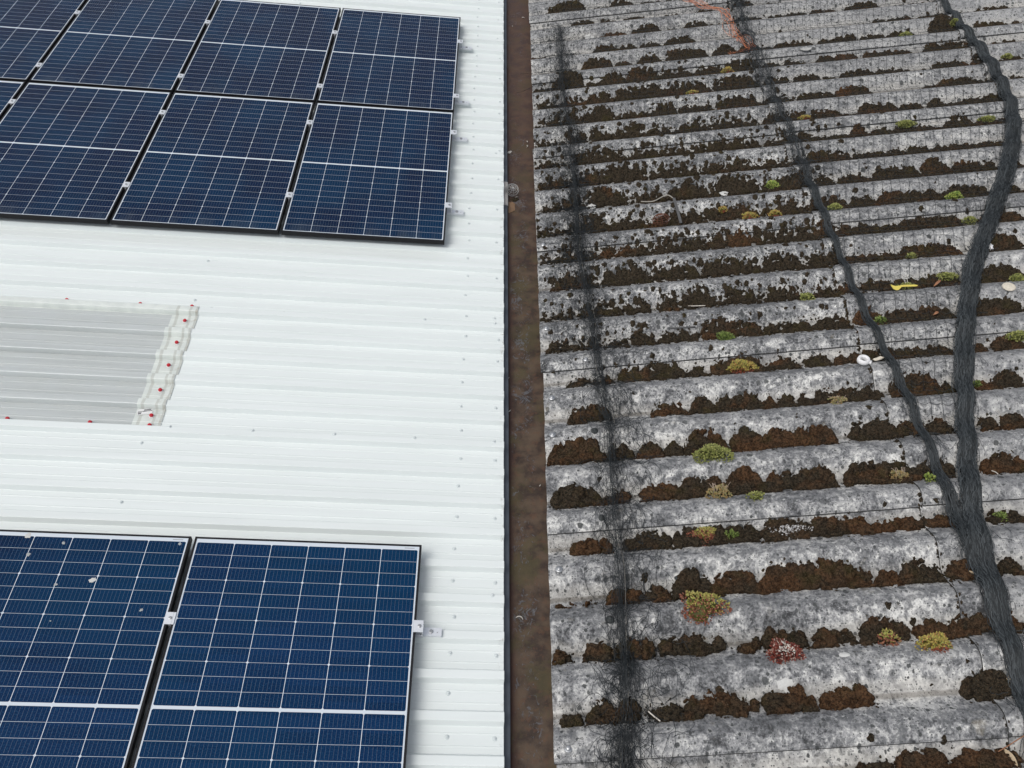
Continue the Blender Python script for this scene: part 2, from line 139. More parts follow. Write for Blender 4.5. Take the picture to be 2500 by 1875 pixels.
# ------------------------------------------------------------------ mesh helpers
def link(name, me, mat=None, parent=None):
    o = bpy.data.objects.new(name, me); C.objects.link(o)
    if mat is not None:
        for m in (mat if isinstance(mat, (list, tuple)) else [mat]): me.materials.append(m)
    if parent is not None:
        o.parent = parent
        if not parent.get('local'):
            o.matrix_parent_inverse = Matrix.Translation(-parent_loc(parent))
    return o
def parent_loc(p):
    l = Vector(p.location)
    return l if p.parent is None else Vector((0, 0, 0)) if p.type == 'MESH' else l
def mesh_np(name, V, faces, mat=None, parent=None, smooth=True, uv=None, attrs=None):
    V = np.asarray(V, np.float32).reshape(-1, 3)
    fl = [np.asarray(f, np.int32) for f in (faces if isinstance(faces, list) else [faces]) if len(f)]
    loops = np.concatenate([f.ravel() for f in fl])
    tot = np.concatenate([np.full(len(f), f.shape[1], np.int32) for f in fl])
    st = np.concatenate([[0], np.cumsum(tot)[:-1]]).astype(np.int32)
    me = bpy.data.meshes.new(name)
    me.vertices.add(len(V)); me.vertices.foreach_set('co', V.ravel())
    me.loops.add(len(loops)); me.loops.foreach_set('vertex_index', loops)
    me.polygons.add(len(tot)); me.polygons.foreach_set('loop_start', st); me.polygons.foreach_set('loop_total', tot)
    me.polygons.foreach_set('use_smooth', np.full(len(tot), smooth, bool))
    me.update(calc_edges=True)
    if uv is not None:
        l = me.uv_layers.new(name='UVMap'); l.data.foreach_set('uv', np.asarray(uv, np.float32)[loops].ravel())
    for k, a in (attrs or {}).items():
        a = np.asarray(a, np.float32)
        if a.ndim == 1:
            at = me.attributes.new(k, 'FLOAT', 'POINT'); at.data.foreach_set('value', a)
        else:
            at = me.attributes.new(k, 'FLOAT_COLOR', 'POINT')
            at.data.foreach_set('color', np.concatenate([a, np.ones((len(a), 1), np.float32)], 1).ravel())
    me.validate()
    return link(name, me, mat, parent)
def grid_faces(nr, nc):
    i = np.arange(nr-1)[:, None]*nc+np.arange(nc-1)[None]
    return np.stack([i, i+1, i+nc+1, i+nc], -1).reshape(-1, 4)
class MB:
    def __init__(s): s.v = []; s.f = []
    def add(s, V, F):
        n = len(s.v); s.v += [tuple(map(float, p)) for p in V]; s.f += [tuple(i+n for i in f) for f in F]; return s
    def box(s, lo, hi, M=None):
        V = [Vector((x, y, z)) for x in (lo[0], hi[0]) for y in (lo[1], hi[1]) for z in (lo[2], hi[2])]
        if M is not None: V = [M @ p for p in V]
        return s.add(V, [(0, 1, 3, 2), (4, 6, 7, 5), (0, 4, 5, 1), (2, 3, 7, 6), (0, 2, 6, 4), (1, 5, 7, 3)])
    def lathe(s, prof_, n=16, M=None, cap0=True, cap1=True):
        V = []; F = []
        for r_, z in prof_:
            for i in range(n):
                p = Vector((r_*math.cos(2*PI*i/n), r_*math.sin(2*PI*i/n), z)); V.append(M @ p if M is not None else p)
        k = len(prof_)
        for j in range(k-1):
            for i in range(n):
                F.append((j*n+i, j*n+(i+1) % n, (j+1)*n+(i+1) % n, (j+1)*n+i))
        if cap0: F.append(tuple(range(n-1, -1, -1)))
        if cap1: F.append(tuple((k-1)*n+i for i in range(n)))
        return s.add(V, F)
    def tube(s, pts, r, n=6, caps=True):
        pts = [Vector(p) for p in pts]; V = []; F = []; k = len(pts)
        for j, p in enumerate(pts):
            t = (pts[min(j+1, k-1)]-pts[max(j-1, 0)]).normalized()
            a = t.cross(Vector((0, 0, 1)));
            if a.length < 1e-4: a = t.cross(Vector((0, 1, 0)))
            a.normalize(); b = t.cross(a); rr = r[j] if isinstance(r, (list, tuple)) else r
            for i in range(n): V.append(p+a*rr*math.cos(2*PI*i/n)+b*rr*math.sin(2*PI*i/n))
        for j in range(k-1):
            for i in range(n): F.append((j*n+i, j*n+(i+1) % n, (j+1)*n+(i+1) % n, (j+1)*n+i))
        if caps: F += [tuple(range(n-1, -1, -1)), tuple((k-1)*n+i for i in range(n))]
        return s.add(V, F)
    def build(s, name, mat=None, parent=None, smooth=False):
        me = bpy.data.meshes.new(name); me.from_pydata(s.v, [], s.f); me.update()
        me.polygons.foreach_set('use_smooth', [smooth]*len(me.polygons))
        return link(name, me, mat, parent)
def strands(P, r, sides=3):
    """P (k, n, 3): k threads of n points, r scalar or (k,) -> vertices, quads"""
    P = np.asarray(P, float); k, n, _ = P.shape
    T = np.gradient(P, axis=1); T /= np.linalg.norm(T, axis=-1, keepdims=True)+1e-9
    up = np.array([0.13, 0.07, 1.0]); A = np.cross(T, up); A /= np.linalg.norm(A, axis=-1, keepdims=True)+1e-9; B = np.cross(T, A)
    r = np.broadcast_to(np.asarray(r, float), (k,))[:, None, None]
    V = np.stack([P+r*(A*math.cos(2*PI*i/sides)+B*math.sin(2*PI*i/sides)) for i in range(sides)], 2)
    idx = np.arange(k*n*sides).reshape(k, n, sides); a = idx[:, :-1]; b = idx[:, 1:]
    F = np.stack([a, np.roll(a, -1, 2), np.roll(b, -1, 2), b], -1).reshape(-1, 4)
    return V.reshape(-1, 3), F
def cat(parts):
    V = []; F = []; n = 0
    for v, f in parts: V.append(v); F.append(f+n); n += len(v)
    return np.concatenate(V), np.concatenate(F)
def thing(name, label, cat_, loc=(0, 0, 0), group=None, rot=None, local=False):
    o = bpy.data.objects.new(name, None); C.objects.link(o); o.location = loc; o.empty_display_size = .05
    if rot: o.rotation_euler = rot
    if local: o['local'] = 1
    return tag(o, label, cat_, group)
def tag(o, label=None, cat_=None, group=None, kind=None):
    if label: o['label'] = label
    if cat_: o['category'] = cat_
    if group: o['group'] = group
    if kind: o['kind'] = kind
    return o
def copy_tree(root):
    c = root.copy(); C.objects.link(c)
    for ch in root.children:
        d = ch.copy(); C.objects.link(d); d.parent = c
        for g in ch.children:
            e = g.copy(); C.objects.link(e); e.parent = d
    return c

# ------------------------------------------------------------------ material helpers
class G:
    def __init__(s, name, rough=.8, spec=.3, metal=0):
        s.m = bpy.data.materials.new(name); s.m.use_nodes = True; s.nt = s.m.node_tree
        s.b = s.nt.nodes['Principled BSDF']; s.b.inputs['Roughness'].default_value = rough
        s.b.inputs['Specular IOR Level'].default_value = spec; s.b.inputs['Metallic'].default_value = metal
    def n(s, t, **k):
        o = s.nt.nodes.new(t)
        for a, v in k.items(): setattr(o, a, v)
        return o
    def put(s, sock, v):
        if isinstance(v, bpy.types.NodeSocket): s.nt.links.new(v, sock)
        elif isinstance(v, (tuple, list)) and len(v) == 3 and sock.type == 'RGBA': sock.default_value = (*v, 1)
        else: sock.default_value = v
    def m_(s, op, a, b=0.0, c=0.0):
        o = s.n('ShaderNodeMath', operation=op)
        for i, v in enumerate((a, b, c)): s.put(o.inputs[i], v)
        return o.outputs[0]
    def add(s, a, b): return s.m_('ADD', a, b)
    def sub(s, a, b): return s.m_('SUBTRACT', a, b)
    def mul(s, a, b): return s.m_('MULTIPLY', a, b)
    def mx(s, a, b): return s.m_('MAXIMUM', a, b)
    def mn(s, a, b): return s.m_('MINIMUM', a, b)
    def lt(s, a, b): return s.m_('LESS_THAN', a, b)
    def ss(s, x, lo, hi, a=0.0, b=1.0):
        o = s.n('ShaderNodeMapRange', interpolation_type='SMOOTHSTEP'); s.put(o.inputs[0], x)
        for i, v in zip((1, 2, 3, 4), (lo, hi, a, b)): s.put(o.inputs[i], v)
        return o.outputs[0]
    def mix(s, f, a, b, mode='MIX'):
        o = s.n('ShaderNodeMix', data_type='RGBA', blend_type=mode); s.put(o.inputs['Factor'], f)
        s.put(o.inputs[6], a); s.put(o.inputs[7], b); return o.outputs[2]
    def noise(s, vec, scale, detail=3, rough=.55, dist=0.0, out=0):
        o = s.n('ShaderNodeTexNoise'); s.put(o.inputs['Vector'], vec); s.put(o.inputs['Scale'], scale)
        s.put(o.inputs['Detail'], detail); s.put(o.inputs['Roughness'], rough); s.put(o.inputs['Distortion'], dist); return o.outputs[out]
    def vor(s, vec, scale, feat='F1'):
        o = s.n('ShaderNodeTexVoronoi', feature=feat); s.put(o.inputs['Vector'], vec); s.put(o.inputs['Scale'], scale); return o.outputs
    def uv(s): return s.n('ShaderNodeUVMap', uv_map='UVMap').outputs[0]
    def obj(s): return s.n('ShaderNodeTexCoord').outputs['Object']
    def gen(s): return s.n('ShaderNodeTexCoord').outputs['Generated']
    def sep(s, v): return s.n_sep(v)
    def n_sep(s, v):
        o = s.n('ShaderNodeSeparateXYZ'); s.put(o.inputs[0], v); return o.outputs
    def comb(s, x, y, z=0.0):
        o = s.n('ShaderNodeCombineXYZ'); s.put(o.inputs[0], x); s.put(o.inputs[1], y); s.put(o.inputs[2], z); return o.outputs[0]
    def rnd(s): return s.n('ShaderNodeObjectInfo').outputs['Random']
    def attr(s, name, out=0): return s.n('ShaderNodeAttribute', attribute_name=name).outputs[out]
    def bump(s, hgt, dist=.002, strength=1.0):
        o = s.n('ShaderNodeBump'); s.put(o.inputs['Height'], hgt); s.put(o.inputs['Distance'], dist); s.put(o.inputs['Strength'], strength)
        s.nt.links.new(o.outputs[0], s.b.inputs['Normal'])
    def col(s, v): s.put(s.b.inputs['Base Color'], v); return s
    def ramp(s, f, stops):
        o = s.n('ShaderNodeValToRGB'); s.put(o.inputs[0], f); e = o.color_ramp.elements
        e[0].position, e[0].color = stops[0][0], (*stops[0][1], 1)
        e[1].position, e[1].color = stops[-1][0], (*stops[-1][1], 1)
        for p_, c_ in stops[1:-1]:
            k = e.new(p_); k.color = (*c_, 1)
        return o.outputs[0]
def plain(name, col, rough=.6, spec=.3, metal=0, var=.15, scale=40):
    g = G(name, rough, spec, metal); n = g.noise(g.obj(), scale, 4)
    g.col(g.mix(n, tuple(c*(1-var) for c in col), tuple(min(1, c*(1+var)) for c in col))); return g.m

# white painted steel ------------------------------------------------
def mat_white():
    g = G('white_painted_steel', .42, .35); uv = g.uv(); x, y, _ = g.sep(uv)
    st = g.noise(g.comb(g.mul(x, 1.2), g.mul(y, 16), g.mul(g.rnd(), 30.0)), 1.0, 4)
    c = g.mix(g.ss(st, .3, .75), (.70, .748, .735), (.745, .793, .78))
    # dirt along the drip edge, in broken patches
    e = g.ss(x, .0, .035, 1.0, 0.0)
    p = g.ss(g.noise(uv, 26, 4, .65), .56, .74)
    c = g.mix(g.mul(g.mul(e, p), .75), c, (.23, .20, .16))
    sp = g.ss(g.noise(uv, 150, 2, .5), .74, .80); big = g.ss(g.noise(uv, 5, 3), .5, .7)
    c = g.mix(g.mul(g.mul(sp, big), .22), c, (.32, .32, .29))
    smear = g.ss(g.noise(g.comb(g.mul(x, 2.2), g.mul(y, 30)), 1.0, 5, .65), .58, .80)
    c = g.mix(g.mul(smear, .05), c, (.50, .55, .56))
    g.col(c); return g.m
def mat_rooflight():
    g = G('rooflight_sheet', .38, .4); uv = g.uv(); x, y, _ = g.sep(uv)
    wob = g.mul(g.sub(g.noise(g.comb(0.0, y), 16, 3), .5), .02)
    xx = g.add(x, wob)
    st = g.noise(g.comb(g.mul(x, .9), g.mul(y, 34)), 1.0, 4, .6)
    fib = g.noise(uv, 260, 2, .6)
    grey = g.mix(g.ss(st, .22, .80), (.455, .485, .475), (.55, .58, .57))
    grey = g.mix(g.mul(g.ss(fib, .45, .7), .25), grey, (.52, .56, .57))
    blot = g.ss(g.noise(uv, 5, 3), .45, .7); grey = g.mix(g.mul(blot, .22), grey, (.50, .54, .555))
    white = g.mix(g.ss(g.noise(uv, 12, 3), .3, .7), (.62, .66, .63), (.70, .74, .70))
    def stripe(c_, w_): return g.ss(g.m_('ABSOLUTE', g.sub(xx, c_)), w_*.5, w_, 1.0, 0.0)
    tape = g.mx(stripe(2.085, .012), g.mx(stripe(2.005, .010), stripe(1.966, .010)))
    white = g.mix(g.mul(tape, .42), white, (.36, .36, .31))
    br = g.mul(g.ss(g.noise(uv, 34, 3), .5, .72), g.ss(x, 1.955, 2.02, 1.0, 0.0)); white = g.mix(g.mul(br, .5), white, (.36, .29, .20))
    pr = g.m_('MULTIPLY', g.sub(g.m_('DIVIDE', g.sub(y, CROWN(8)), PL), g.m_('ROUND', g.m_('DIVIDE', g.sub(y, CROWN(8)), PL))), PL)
    ed = g.ss(g.m_('ABSOLUTE', g.sub(g.m_('ABSOLUTE', pr), .0195)), .0012, .0026, 1.0, 0.0); grey = g.mix(g.mul(ed, .45), grey, (.74, .78, .78))   # highlights on the rib corners, painted into the colour
    hid = g.mx(g.lt(x, 2.118), g.m_('GREATER_THAN', y, CROWN(13)-.040))
    c = g.mix(hid, grey, white)
    # the grey already carries the painted corner highlights
    g.col(c); g.b.inputs['Subsurface Weight'].default_value = .75; g.b.inputs['Subsurface Scale'].default_value = .05; g.b.inputs['Subsurface Radius'].default_value = (1, 1, 1)
    g.bump(fib, .0006, .4); return g.m
def CROWN(i): return V0+(i+.46)*PL
# solar glass ---------------------------------------------------------
PW, PLN = 1.134, 1.6959
def mat_cells():
    g = G('solar_cells', .16, .10); uv = g.uv(); x, y, _ = g.sep(uv)
    MX, MY, MG = .0165, .024, .014; CW = (PW-2*MX)/6; HALF = (PLN-2*MY-MG)/2; RH = HALF/12
    yc = g.m_('ABSOLUTE', g.sub(y, PLN/2-.0065)); yy = g.sub(yc, MG/2)
    xi = g.m_('DIVIDE', g.sub(x, MX), CW); yi = g.m_('DIVIDE', yy, RH); y3 = g.m_('DIVIDE', yy, RH*3)
    def near(v, size): # distance to the nearest whole number, in metres
        return g.mul(g.m_('ABSOLUTE', g.sub(v, g.m_('ROUND', v))), size)
    dx = near(xi, CW); dy = near(yi, RH); d3 = near(y3, RH*3)
    inside = g.mul(g.mul(g.lt(g.m_('ABSOLUTE', g.sub(x, PW/2)), PW/2-MX), g.m_('GREATER_THAN', yy, 0.0)), g.lt(yy, HALF))
    line = g.mx(g.lt(dx, .0014), g.mx(g.mul(g.lt(dy, .0009), .75), g.lt(g.add(dx, d3), .0070)))
    bb = g.mul(g.lt(near(g.mul(xi, 10.0), CW/10), .00045), g.m_('GREATER_THAN', dy, .005))
    cell = g.comb(g.m_('FLOOR', xi), g.m_('FLOOR', g.mul(y, 1/RH)), g.mul(g.rnd(), 50.0))
    wn = g.n('ShaderNodeTexWhiteNoise', noise_dimensions='3D'); g.put(wn.inputs['Vector'], cell)
    cells = g.mix(wn.outputs[0], (.0020, .0042, .022), (.0030, .0058, .029))
    fw = g.n('ShaderNodeLayerWeight'); fw.inputs['Blend'].default_value = .5
    cells = g.mix(g.ss(fw.outputs['Facing'], .10, .31, .85, 0.0), cells, g.mix(wn.outputs[0], (.0022, .0190, .064), (.0034, .0260, .086)))   # blue anti-reflection coating, strongest seen square on
    gr = g.noise(uv, 150, 4, .75); cells = g.mix(g.mul(g.ss(gr, .49, .62), .58), cells, (.020, .072, .150))
    gm = g.noise(g.comb(x, y, g.mul(g.rnd(), 5.0)), 1.6, 3); cells = g.mix(g.mul(g.ss(gm, .35, .68), .5), cells, (.002, .034, .085))
    sp = g.ss(g.noise(g.comb(x, y, g.mul(g.rnd(), 9.0)), 55, 3, .6), .72, .82); cells = g.mix(g.mul(sp, .3), cells, (.09, .16, .24))
    film = g.mul(g.ss(y, .0, .16, 1.0, 0.0), g.ss(g.noise(g.comb(g.mul(x, 14), g.mul(y, 2.5), g.mul(g.rnd(), 7.0)), 1.0, 4), .35, .75)); cells = g.mix(g.mul(film, .28), cells, (.10, .12, .13))   # dust washed down to the lower edge
    cells = g.mix(g.mul(bb, .42), cells, (.26, .31, .38))
    col = g.mix(g.mul(inside, g.sub(1.0, line)), (.60, .655, .71), cells)
    # small printed serial strip in the top right of the white border
    sx = g.mul(g.m_('GREATER_THAN', x, PW-.085), g.lt(x, PW-.035)); sy = g.mul(g.m_('GREATER_THAN', y, PLN-.023), g.lt(y, PLN-.018))
    col = g.mix(g.mul(g.mul(sx, sy), .7), col, (.25, .25, .27))
    g.col(col); g.put(g.b.inputs['Roughness'], g.ss(gr, .3, .8, .10, .24))
    g.b.inputs['IOR'].default_value = 1.5
    g.bump(g.noise(uv, 300, 2), .0003, .25); return g.m
# fibre cement ---------------------------------------------------------
def mat_cement():
    g = G('weathered_fibre_cement', .93, .12); uv = g.uv(); s, v, _ = g.sep(uv)
    off = g.mul(g.rnd(), 37.0); q = g.comb(s, v, off)
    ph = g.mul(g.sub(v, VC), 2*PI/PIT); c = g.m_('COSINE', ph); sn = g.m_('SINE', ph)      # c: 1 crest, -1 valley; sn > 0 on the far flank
    n1 = g.noise(q, 3.2, 4, .6); n2 = g.noise(q, 17, 6, .68, .6); n3 = g.noise(q, 80, 4, .68); n4 = g.noise(g.comb(g.mul(s, 9), g.mul(v, 40), off), 1.0, 5, .65)
    reg = g.noise(q, 1.1, 3, .6)
    mott = g.add(g.add(g.mul(n2, .52), g.mul(n3, .28)), g.add(g.mul(n1, .24), g.mul(n4, .14)))
    mott = g.add(g.sub(mott, .045), g.mul(g.sub(reg, .5), .16))
    cf = g.sub(g.sub(1.0, g.ss(v, 5.4, 7.6, 0.0, .42)), g.ss(g.add(s, g.mul(g.sub(n1, .5), .5)), 1.85, 2.3, 0.0, .30))
    mott = g.add(.562, g.mul(g.sub(mott, .556), cf))
    base = g.ramp(mott, [(.435, (.050, .051, .053)), (.497, (.148, .151, .156)), (.543, (.275, .278, .281)), (.592, (.44, .44, .43)), (.648, (.70, .695, .665))])
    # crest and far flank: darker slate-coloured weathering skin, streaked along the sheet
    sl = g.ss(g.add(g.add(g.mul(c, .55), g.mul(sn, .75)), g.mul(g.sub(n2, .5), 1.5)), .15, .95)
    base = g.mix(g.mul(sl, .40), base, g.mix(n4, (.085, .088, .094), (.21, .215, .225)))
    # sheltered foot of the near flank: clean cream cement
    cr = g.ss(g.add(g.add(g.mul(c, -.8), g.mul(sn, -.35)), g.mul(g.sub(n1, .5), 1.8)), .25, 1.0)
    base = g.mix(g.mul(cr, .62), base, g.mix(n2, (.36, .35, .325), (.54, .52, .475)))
    # blotchy grey lichen film, thickest on the crests
    bl = g.add(g.add(g.noise(q, 31, 3, .55, .5), g.mul(g.sub(n3, .5), .25)), g.add(g.mul(c, .055), g.mul(sn, .03)))
    bz = g.ss(g.noise(q, 2.6, 2), .36, .60, .35, 1.0)
    base = g.mix(g.mul(g.mul(g.ss(bl, .545, .60), bz), .72), base, g.mix(n3, (.060, .064, .068), (.20, .205, .21)))
    # white crust lichen
    wl = g.ss(g.add(g.noise(q, 30, 5, .7, 1.2), g.mul(g.sub(n3, .5), .5)), .60, .72); wl = g.mul(wl, g.ss(g.noise(q, 2.1, 2), .38, .62))
    base = g.mix(g.mul(wl, .85), base, (.70, .70, .68))
    # round dark lichens, two sizes
    mid = g.mul(g.ss(v, 3.0, 4.2), g.ss(s, 1.6, 2.6, 1.0, .35))
    def spots(scale, rmin, rmax, frac, seed):
        wv = g.n('ShaderNodeVectorMath', operation='ADD'); nn = g.n('ShaderNodeVectorMath', operation='SCALE')
        g.put(nn.inputs[0], g.noise(q, scale*3, 3, .6, 0, 1)); nn.inputs['Scale'].default_value = .5/scale
        g.put(wv.inputs[0], g.comb(g.add(s, seed), v, 0.0)); g.nt.links.new(nn.outputs[0], wv.inputs[1])
        o = g.n('ShaderNodeTexVoronoi', voronoi_dimensions='2D'); g.put(o.inputs['Vector'], wv.outputs[0]); g.put(o.inputs['Scale'], scale)
        rr = g.sep(o.outputs['Color']); lim = g.ss(rr[0], 0.0, 1.0, rmin, rmax)
        on = g.lt(rr[1], g.add(frac, g.mul(mid, .36)))
        d = g.sub(o.outputs['Distance'], lim)
        return g.mul(g.ss(d, -.07, .03, 1.0, 0.0), on), rr[2], g.mul(g.ss(g.m_('ABSOLUTE', d), .0, .10, 1.0, 0.0), on)
    a1, k1, ring = spots(19, .10, .34, .12, 0.0); a2, k2, r2 = spots(46, .12, .42, .26, 7.3); a3, k3, r3 = spots(110, .15, .42, .30, 3.1)
    base = g.mix(g.mul(ring, .25), base, (.50, .50, .48))
    for a, k in ((a3, k3), (a2, k2), (a1, k1)):
        base = g.mix(g.mul(a, g.ss(k, 0.0, 1.0, .35, .95)), base, g.mix(n3, (.026, .028, .028), (.10, .105, .105)))
    # thin dark dirt line in the valley foot
    base = g.mix(g.mul(g.ss(c, -.995, -.93, 1.0, 0.0), .5), base, (.10, .085, .065))
    ok = g.ss(g.noise(q, 9, 3), .66, .78); base = g.mix(g.mul(ok, .20), base, (.33, .27, .15))
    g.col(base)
    g.bump(g.add(g.mul(n3, .6), g.add(g.mul(n2, .7), g.mul(a1, .5))), .0035, .8); return g.m
def mat_moss():
    g = G('moss', 1.0, .03); o = g.obj(); t = g.attr('tone', 2); hh = g.attr('top', 2)
    n = g.noise(o, 14, 3); f = g.noise(o, 210, 3, .7); f2 = g.noise(o, 75, 3, .65)
    e2 = g.ss(f2, .36, .64); e1 = g.ss(f, .38, .62)
    dark = g.mix(e2, (.013, .012, .010), (.058, .049, .035))
    rust = g.mix(e2, (.030, .017, .011), (.128, .068, .035))
    ol = g.mix(e1, (.020, .018, .008), (.085, .075, .032))
    c = g.mix(g.ss(t, .25, .85), dark, rust)
    c = g.mix(g.mul(g.ss(g.noise(o, 9.0, 3), .52, .72), .65), c, ol)
    c = g.mix(g.mul(e1, .45), c, (.012, .009, .007))
    c = g.mix(g.mul(g.ss(f, .54, .66), .65), c, (.185, .125, .075))
    c = g.mix(g.mul(g.ss(g.noise(o, 290, 1), .74, .79), .6), c, (.40, .37, .31))
    g.col(c); g.bump(g.add(f, g.mul(f2, .6)), .006, 1.0); return g.m
def mat_gutter():
    g = G('rusty_gutter_steel', .55, .3); uv = g.uv(); x, y, _ = g.sep(uv)
    n = g.noise(uv, 9, 5, .6); n2 = g.noise(uv, 55, 4, .65); n3 = g.noise(uv, 240, 3, .6)
    c = g.mix(g.ss(n, .36, .64), (.038, .025, .019), (.098, .068, .046)); c = g.mix(g.mul(g.ss(g.noise(uv, 22, 5, .7), .52, .62), .5), c, (.11, .055, .032))
    c = g.mix(g.mul(g.ss(x, .032, .075, 1.0, 0.0), .75), c, g.mix(n2, (.050, .022, .017), (.075, .036, .028)))
    olive = g.ss(g.add(g.noise(uv, 3.5, 3), g.mul(g.sub(n2, .5), .35)), .50, .66); c = g.mix(g.mul(olive, .65), c, (.070, .060, .026))
    c = g.mix(g.mul(g.ss(n3, .60, .72), .35), c, (.15, .115, .085))
    c = g.mix(g.mul(g.ss(g.noise(uv, 120, 2), .68, .74), .6), c, (.018, .013, .010))
    band = g.ss(g.m_('ABSOLUTE', g.sub(x, .115)), .0, .10, 1.0, 0.0)
    pl = g.add(g.noise(g.comb(g.mul(x, 1.0), g.mul(y, .8)), 26, 6, .72, 1.6), g.mul(g.sub(g.noise(uv, 4.0, 2), .5), .55))
    fl = g.mul(g.ss(pl, .592, .645), g.ss(band, .1, .5))
    c = g.mix(g.mul(fl, .7), c, g.mix(n2, (.085, .09, .10), (.16, .165, .18)))
    c = g.mix(g.mul(g.ss(y, 4.0, 7.0), .45), c, (.070, .034, .025))
    g.col(c); g.put(g.b.inputs['Roughness'], g.ss(n, .3, .7, .42, .7)); g.bump(g.add(n2, g.mul(fl, .8)), .0015, .7); return g.m
def mat_attr(name, rough=.7, spec=.25):
    g = G(name, rough, spec); g.col(g.attr('col', 0)); return g.m

M_RIM = plain('dirty_cement_edge', (.045, .045, .044), .95, .1, 0, .4, 60)
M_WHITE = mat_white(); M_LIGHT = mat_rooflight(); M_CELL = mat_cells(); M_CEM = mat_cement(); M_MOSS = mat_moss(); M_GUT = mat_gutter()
M_FRAME = plain('black_anodised_frame', (.013, .013, .015), .5, .2, 0, .2, 60)
M_ALU = plain('bright_aluminium', (.72, .75, .78), .36, .5, .35, .06, 90)
M_BOLT = plain('steel_bolt', (.42, .43, .44), .35, .5, .7, .1, 120)
M_SCREW = plain('painted_screw_cap', (.60, .65, .65), .45, .35, 0, .12, 300)
M_RED = plain('red_plastic_cap', (.48, .016, .028), .4, .4, 0, .15, 200)
M_WASH = plain('white_washer', (.72, .73, .72), .45, .35, 0, .06, 200)
M_LIP = plain('blue_grey_lead_flashing', (.095, .110, .130), .6, .3, 0, .3, 18)
M_SEAL = plain('grey_white_sealant', (.40, .385, .37), .55, .35, 0, .25, 45)
M_TAN = plain('tan_stain_sealant', (.20, .125, .075), .65, .25, 0, .4, 50)
M_WIRE = plain('galvanised_wire', (.36, .36, .35), .45, .45, .5, .3, 200)
M_RUST = plain('rusty_wire', (.13, .055, .035), .8, .2, 0, .5, 200)
def mat_net():
    g = G('black_net_twine', .65, .3); t = g.attr('tint', 2); g.col(g.mix(t, (.009, .012, .014), (.064, .074, .080))); return g.m
M_NET = mat_net()
M_NETC = plain('black_net_core', (.008, .010, .011), .9, .1, 0, .3, 150)
M_TWINE = plain('orange_twine', (.56, .20, .095), .6, .3, 0, .3, 150)
M_PLANT = mat_attr('stonecrop_leaves', .55, .35)
M_WPLA = plain('white_plastic', (.76, .76, .76), .4, .4, 0, .08, 60)
M_YEL = plain('yellow_plastic', (.60, .50, .10), .4, .4, 0, .12, 60)
M_BONE = plain('bone_white', (.60, .55, .46), .7, .25, 0, .25, 90)
M_DROP = plain('bird_dropping_white', (.56, .56, .54), .85, .2, 0, .2, 120)
M_LEAF = plain('dry_leaf', (.30, .15, .085), .75, .2, 0, .45, 120)
M_LEAFP = plain('pale_dry_leaf', (.42, .33, .22), .75, .2, 0, .35, 120)
M_STICK = plain('bleached_stick', (.60, .56, .50), .8, .2, 0, .2, 120)
M_GSTK = plain('grey_strip', (.10, .10, .10), .7, .25, 0, .3, 90)
M_PALE = plain('pale_thread', (.34, .32, .28), .7, .3, 0, .3, 90)
M_FEA0 = plain('grey_shell', (.40, .40, .385), .8, .2, 0, .3, 90)
M_DBOLT = plain('weathered_bolt_cap', (.045, .05, .05), .6, .3, 0, .3, 150)
M_TXT = plain('black_print', (.03, .03, .035), .6, .3)
M_GROUND = plain('bare_ground', (.10, .10, .08), .95, .1, 0, .3, .6)

# ================================================================== SETTING
g_ = MB(); g_.box((-150, -150, -6.2), (150, 150, -6.0)); tag(g_.build('ground', M_GROUND), kind='structure')

# ---- white metal roof ------------------------------------------------
roof = thing('metal_roof', 'white ribbed metal roof carrying the blue solar panels, left of the gutter', 'roof', (0, 4, 0))
PTS = [(-.0215, .0290), (-.0185, .0302), (.0185, .0302), (.0215, .0290), (.0345, .0012), (.0375, 0.0),
       (.0640, 0), (.0672, .0012), (.0708, .0012), (.0740, 0), (.1209, 0), (.1241, .0012), (.1277, .0012), (.1309, 0), (.1574, 0), (.1604, .0012)]
def metal_sheet(i0, n, u0, u1, lift, extra=0.0, cut=0.0):
    vv = []; zz = []
    for i in range(i0, i0+n):
        for a, b in PTS: vv.append(CROWN(i)+a); zz.append(b)
    for a, b in PTS[:5]: vv.append(CROWN(i0+n)+a); zz.append(b)
    vv = np.array(vv); zz = np.array(zz)+lift
    if cut:
        k = vv > CROWN(i0)+cut; vv = vv[k]; zz = zz[k]
    us = np.array([u0, u0+.012, u0+.05, u0+.3, u0+1, u0+1.7, u0+2.5, (u0+u1)/2+1, u1])
    U, VV = np.meshgrid(us, vv, indexing='ij'); Z = np.broadcast_to(zz, U.shape)
    V = LP(U, VV, Z).reshape(-1, 3); uv = np.stack([U.ravel(), VV.ravel()], -1)
    nr, nc = U.shape; F = grid_faces(nr, nc)[:, ::-1]
    # folded drip edge, 8 mm deep
    Vd = LP(U[0]+.002, VV[0], Z[0]-.008); n0 = len(V); V = np.concatenate([V, Vd]); uv = np.concatenate([uv, uv[:nc]])
    i = np.arange(nc-1); F = np.concatenate([F, np.stack([i, i+1, n0+i+1, n0+i], -1)])
    return V, F, uv
for j in range(-3, 10):
    i0 = -2+5*j
    V, F, uv = metal_sheet(i0, 5, 0.0, 7.5, .0004*(j % 2))
    V[:, 2] += .0006*((uv[:, 1]-CROWN(i0)) < .03)
    tag(mesh_np('roof_sheet', V, F, M_WHITE, roof, smooth=False, uv=uv))
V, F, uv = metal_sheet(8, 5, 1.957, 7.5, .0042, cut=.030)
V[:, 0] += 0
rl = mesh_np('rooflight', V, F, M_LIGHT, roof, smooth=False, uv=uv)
tag(rl, 'grey translucent rooflight sheet with a white lapped end and red capped screws')
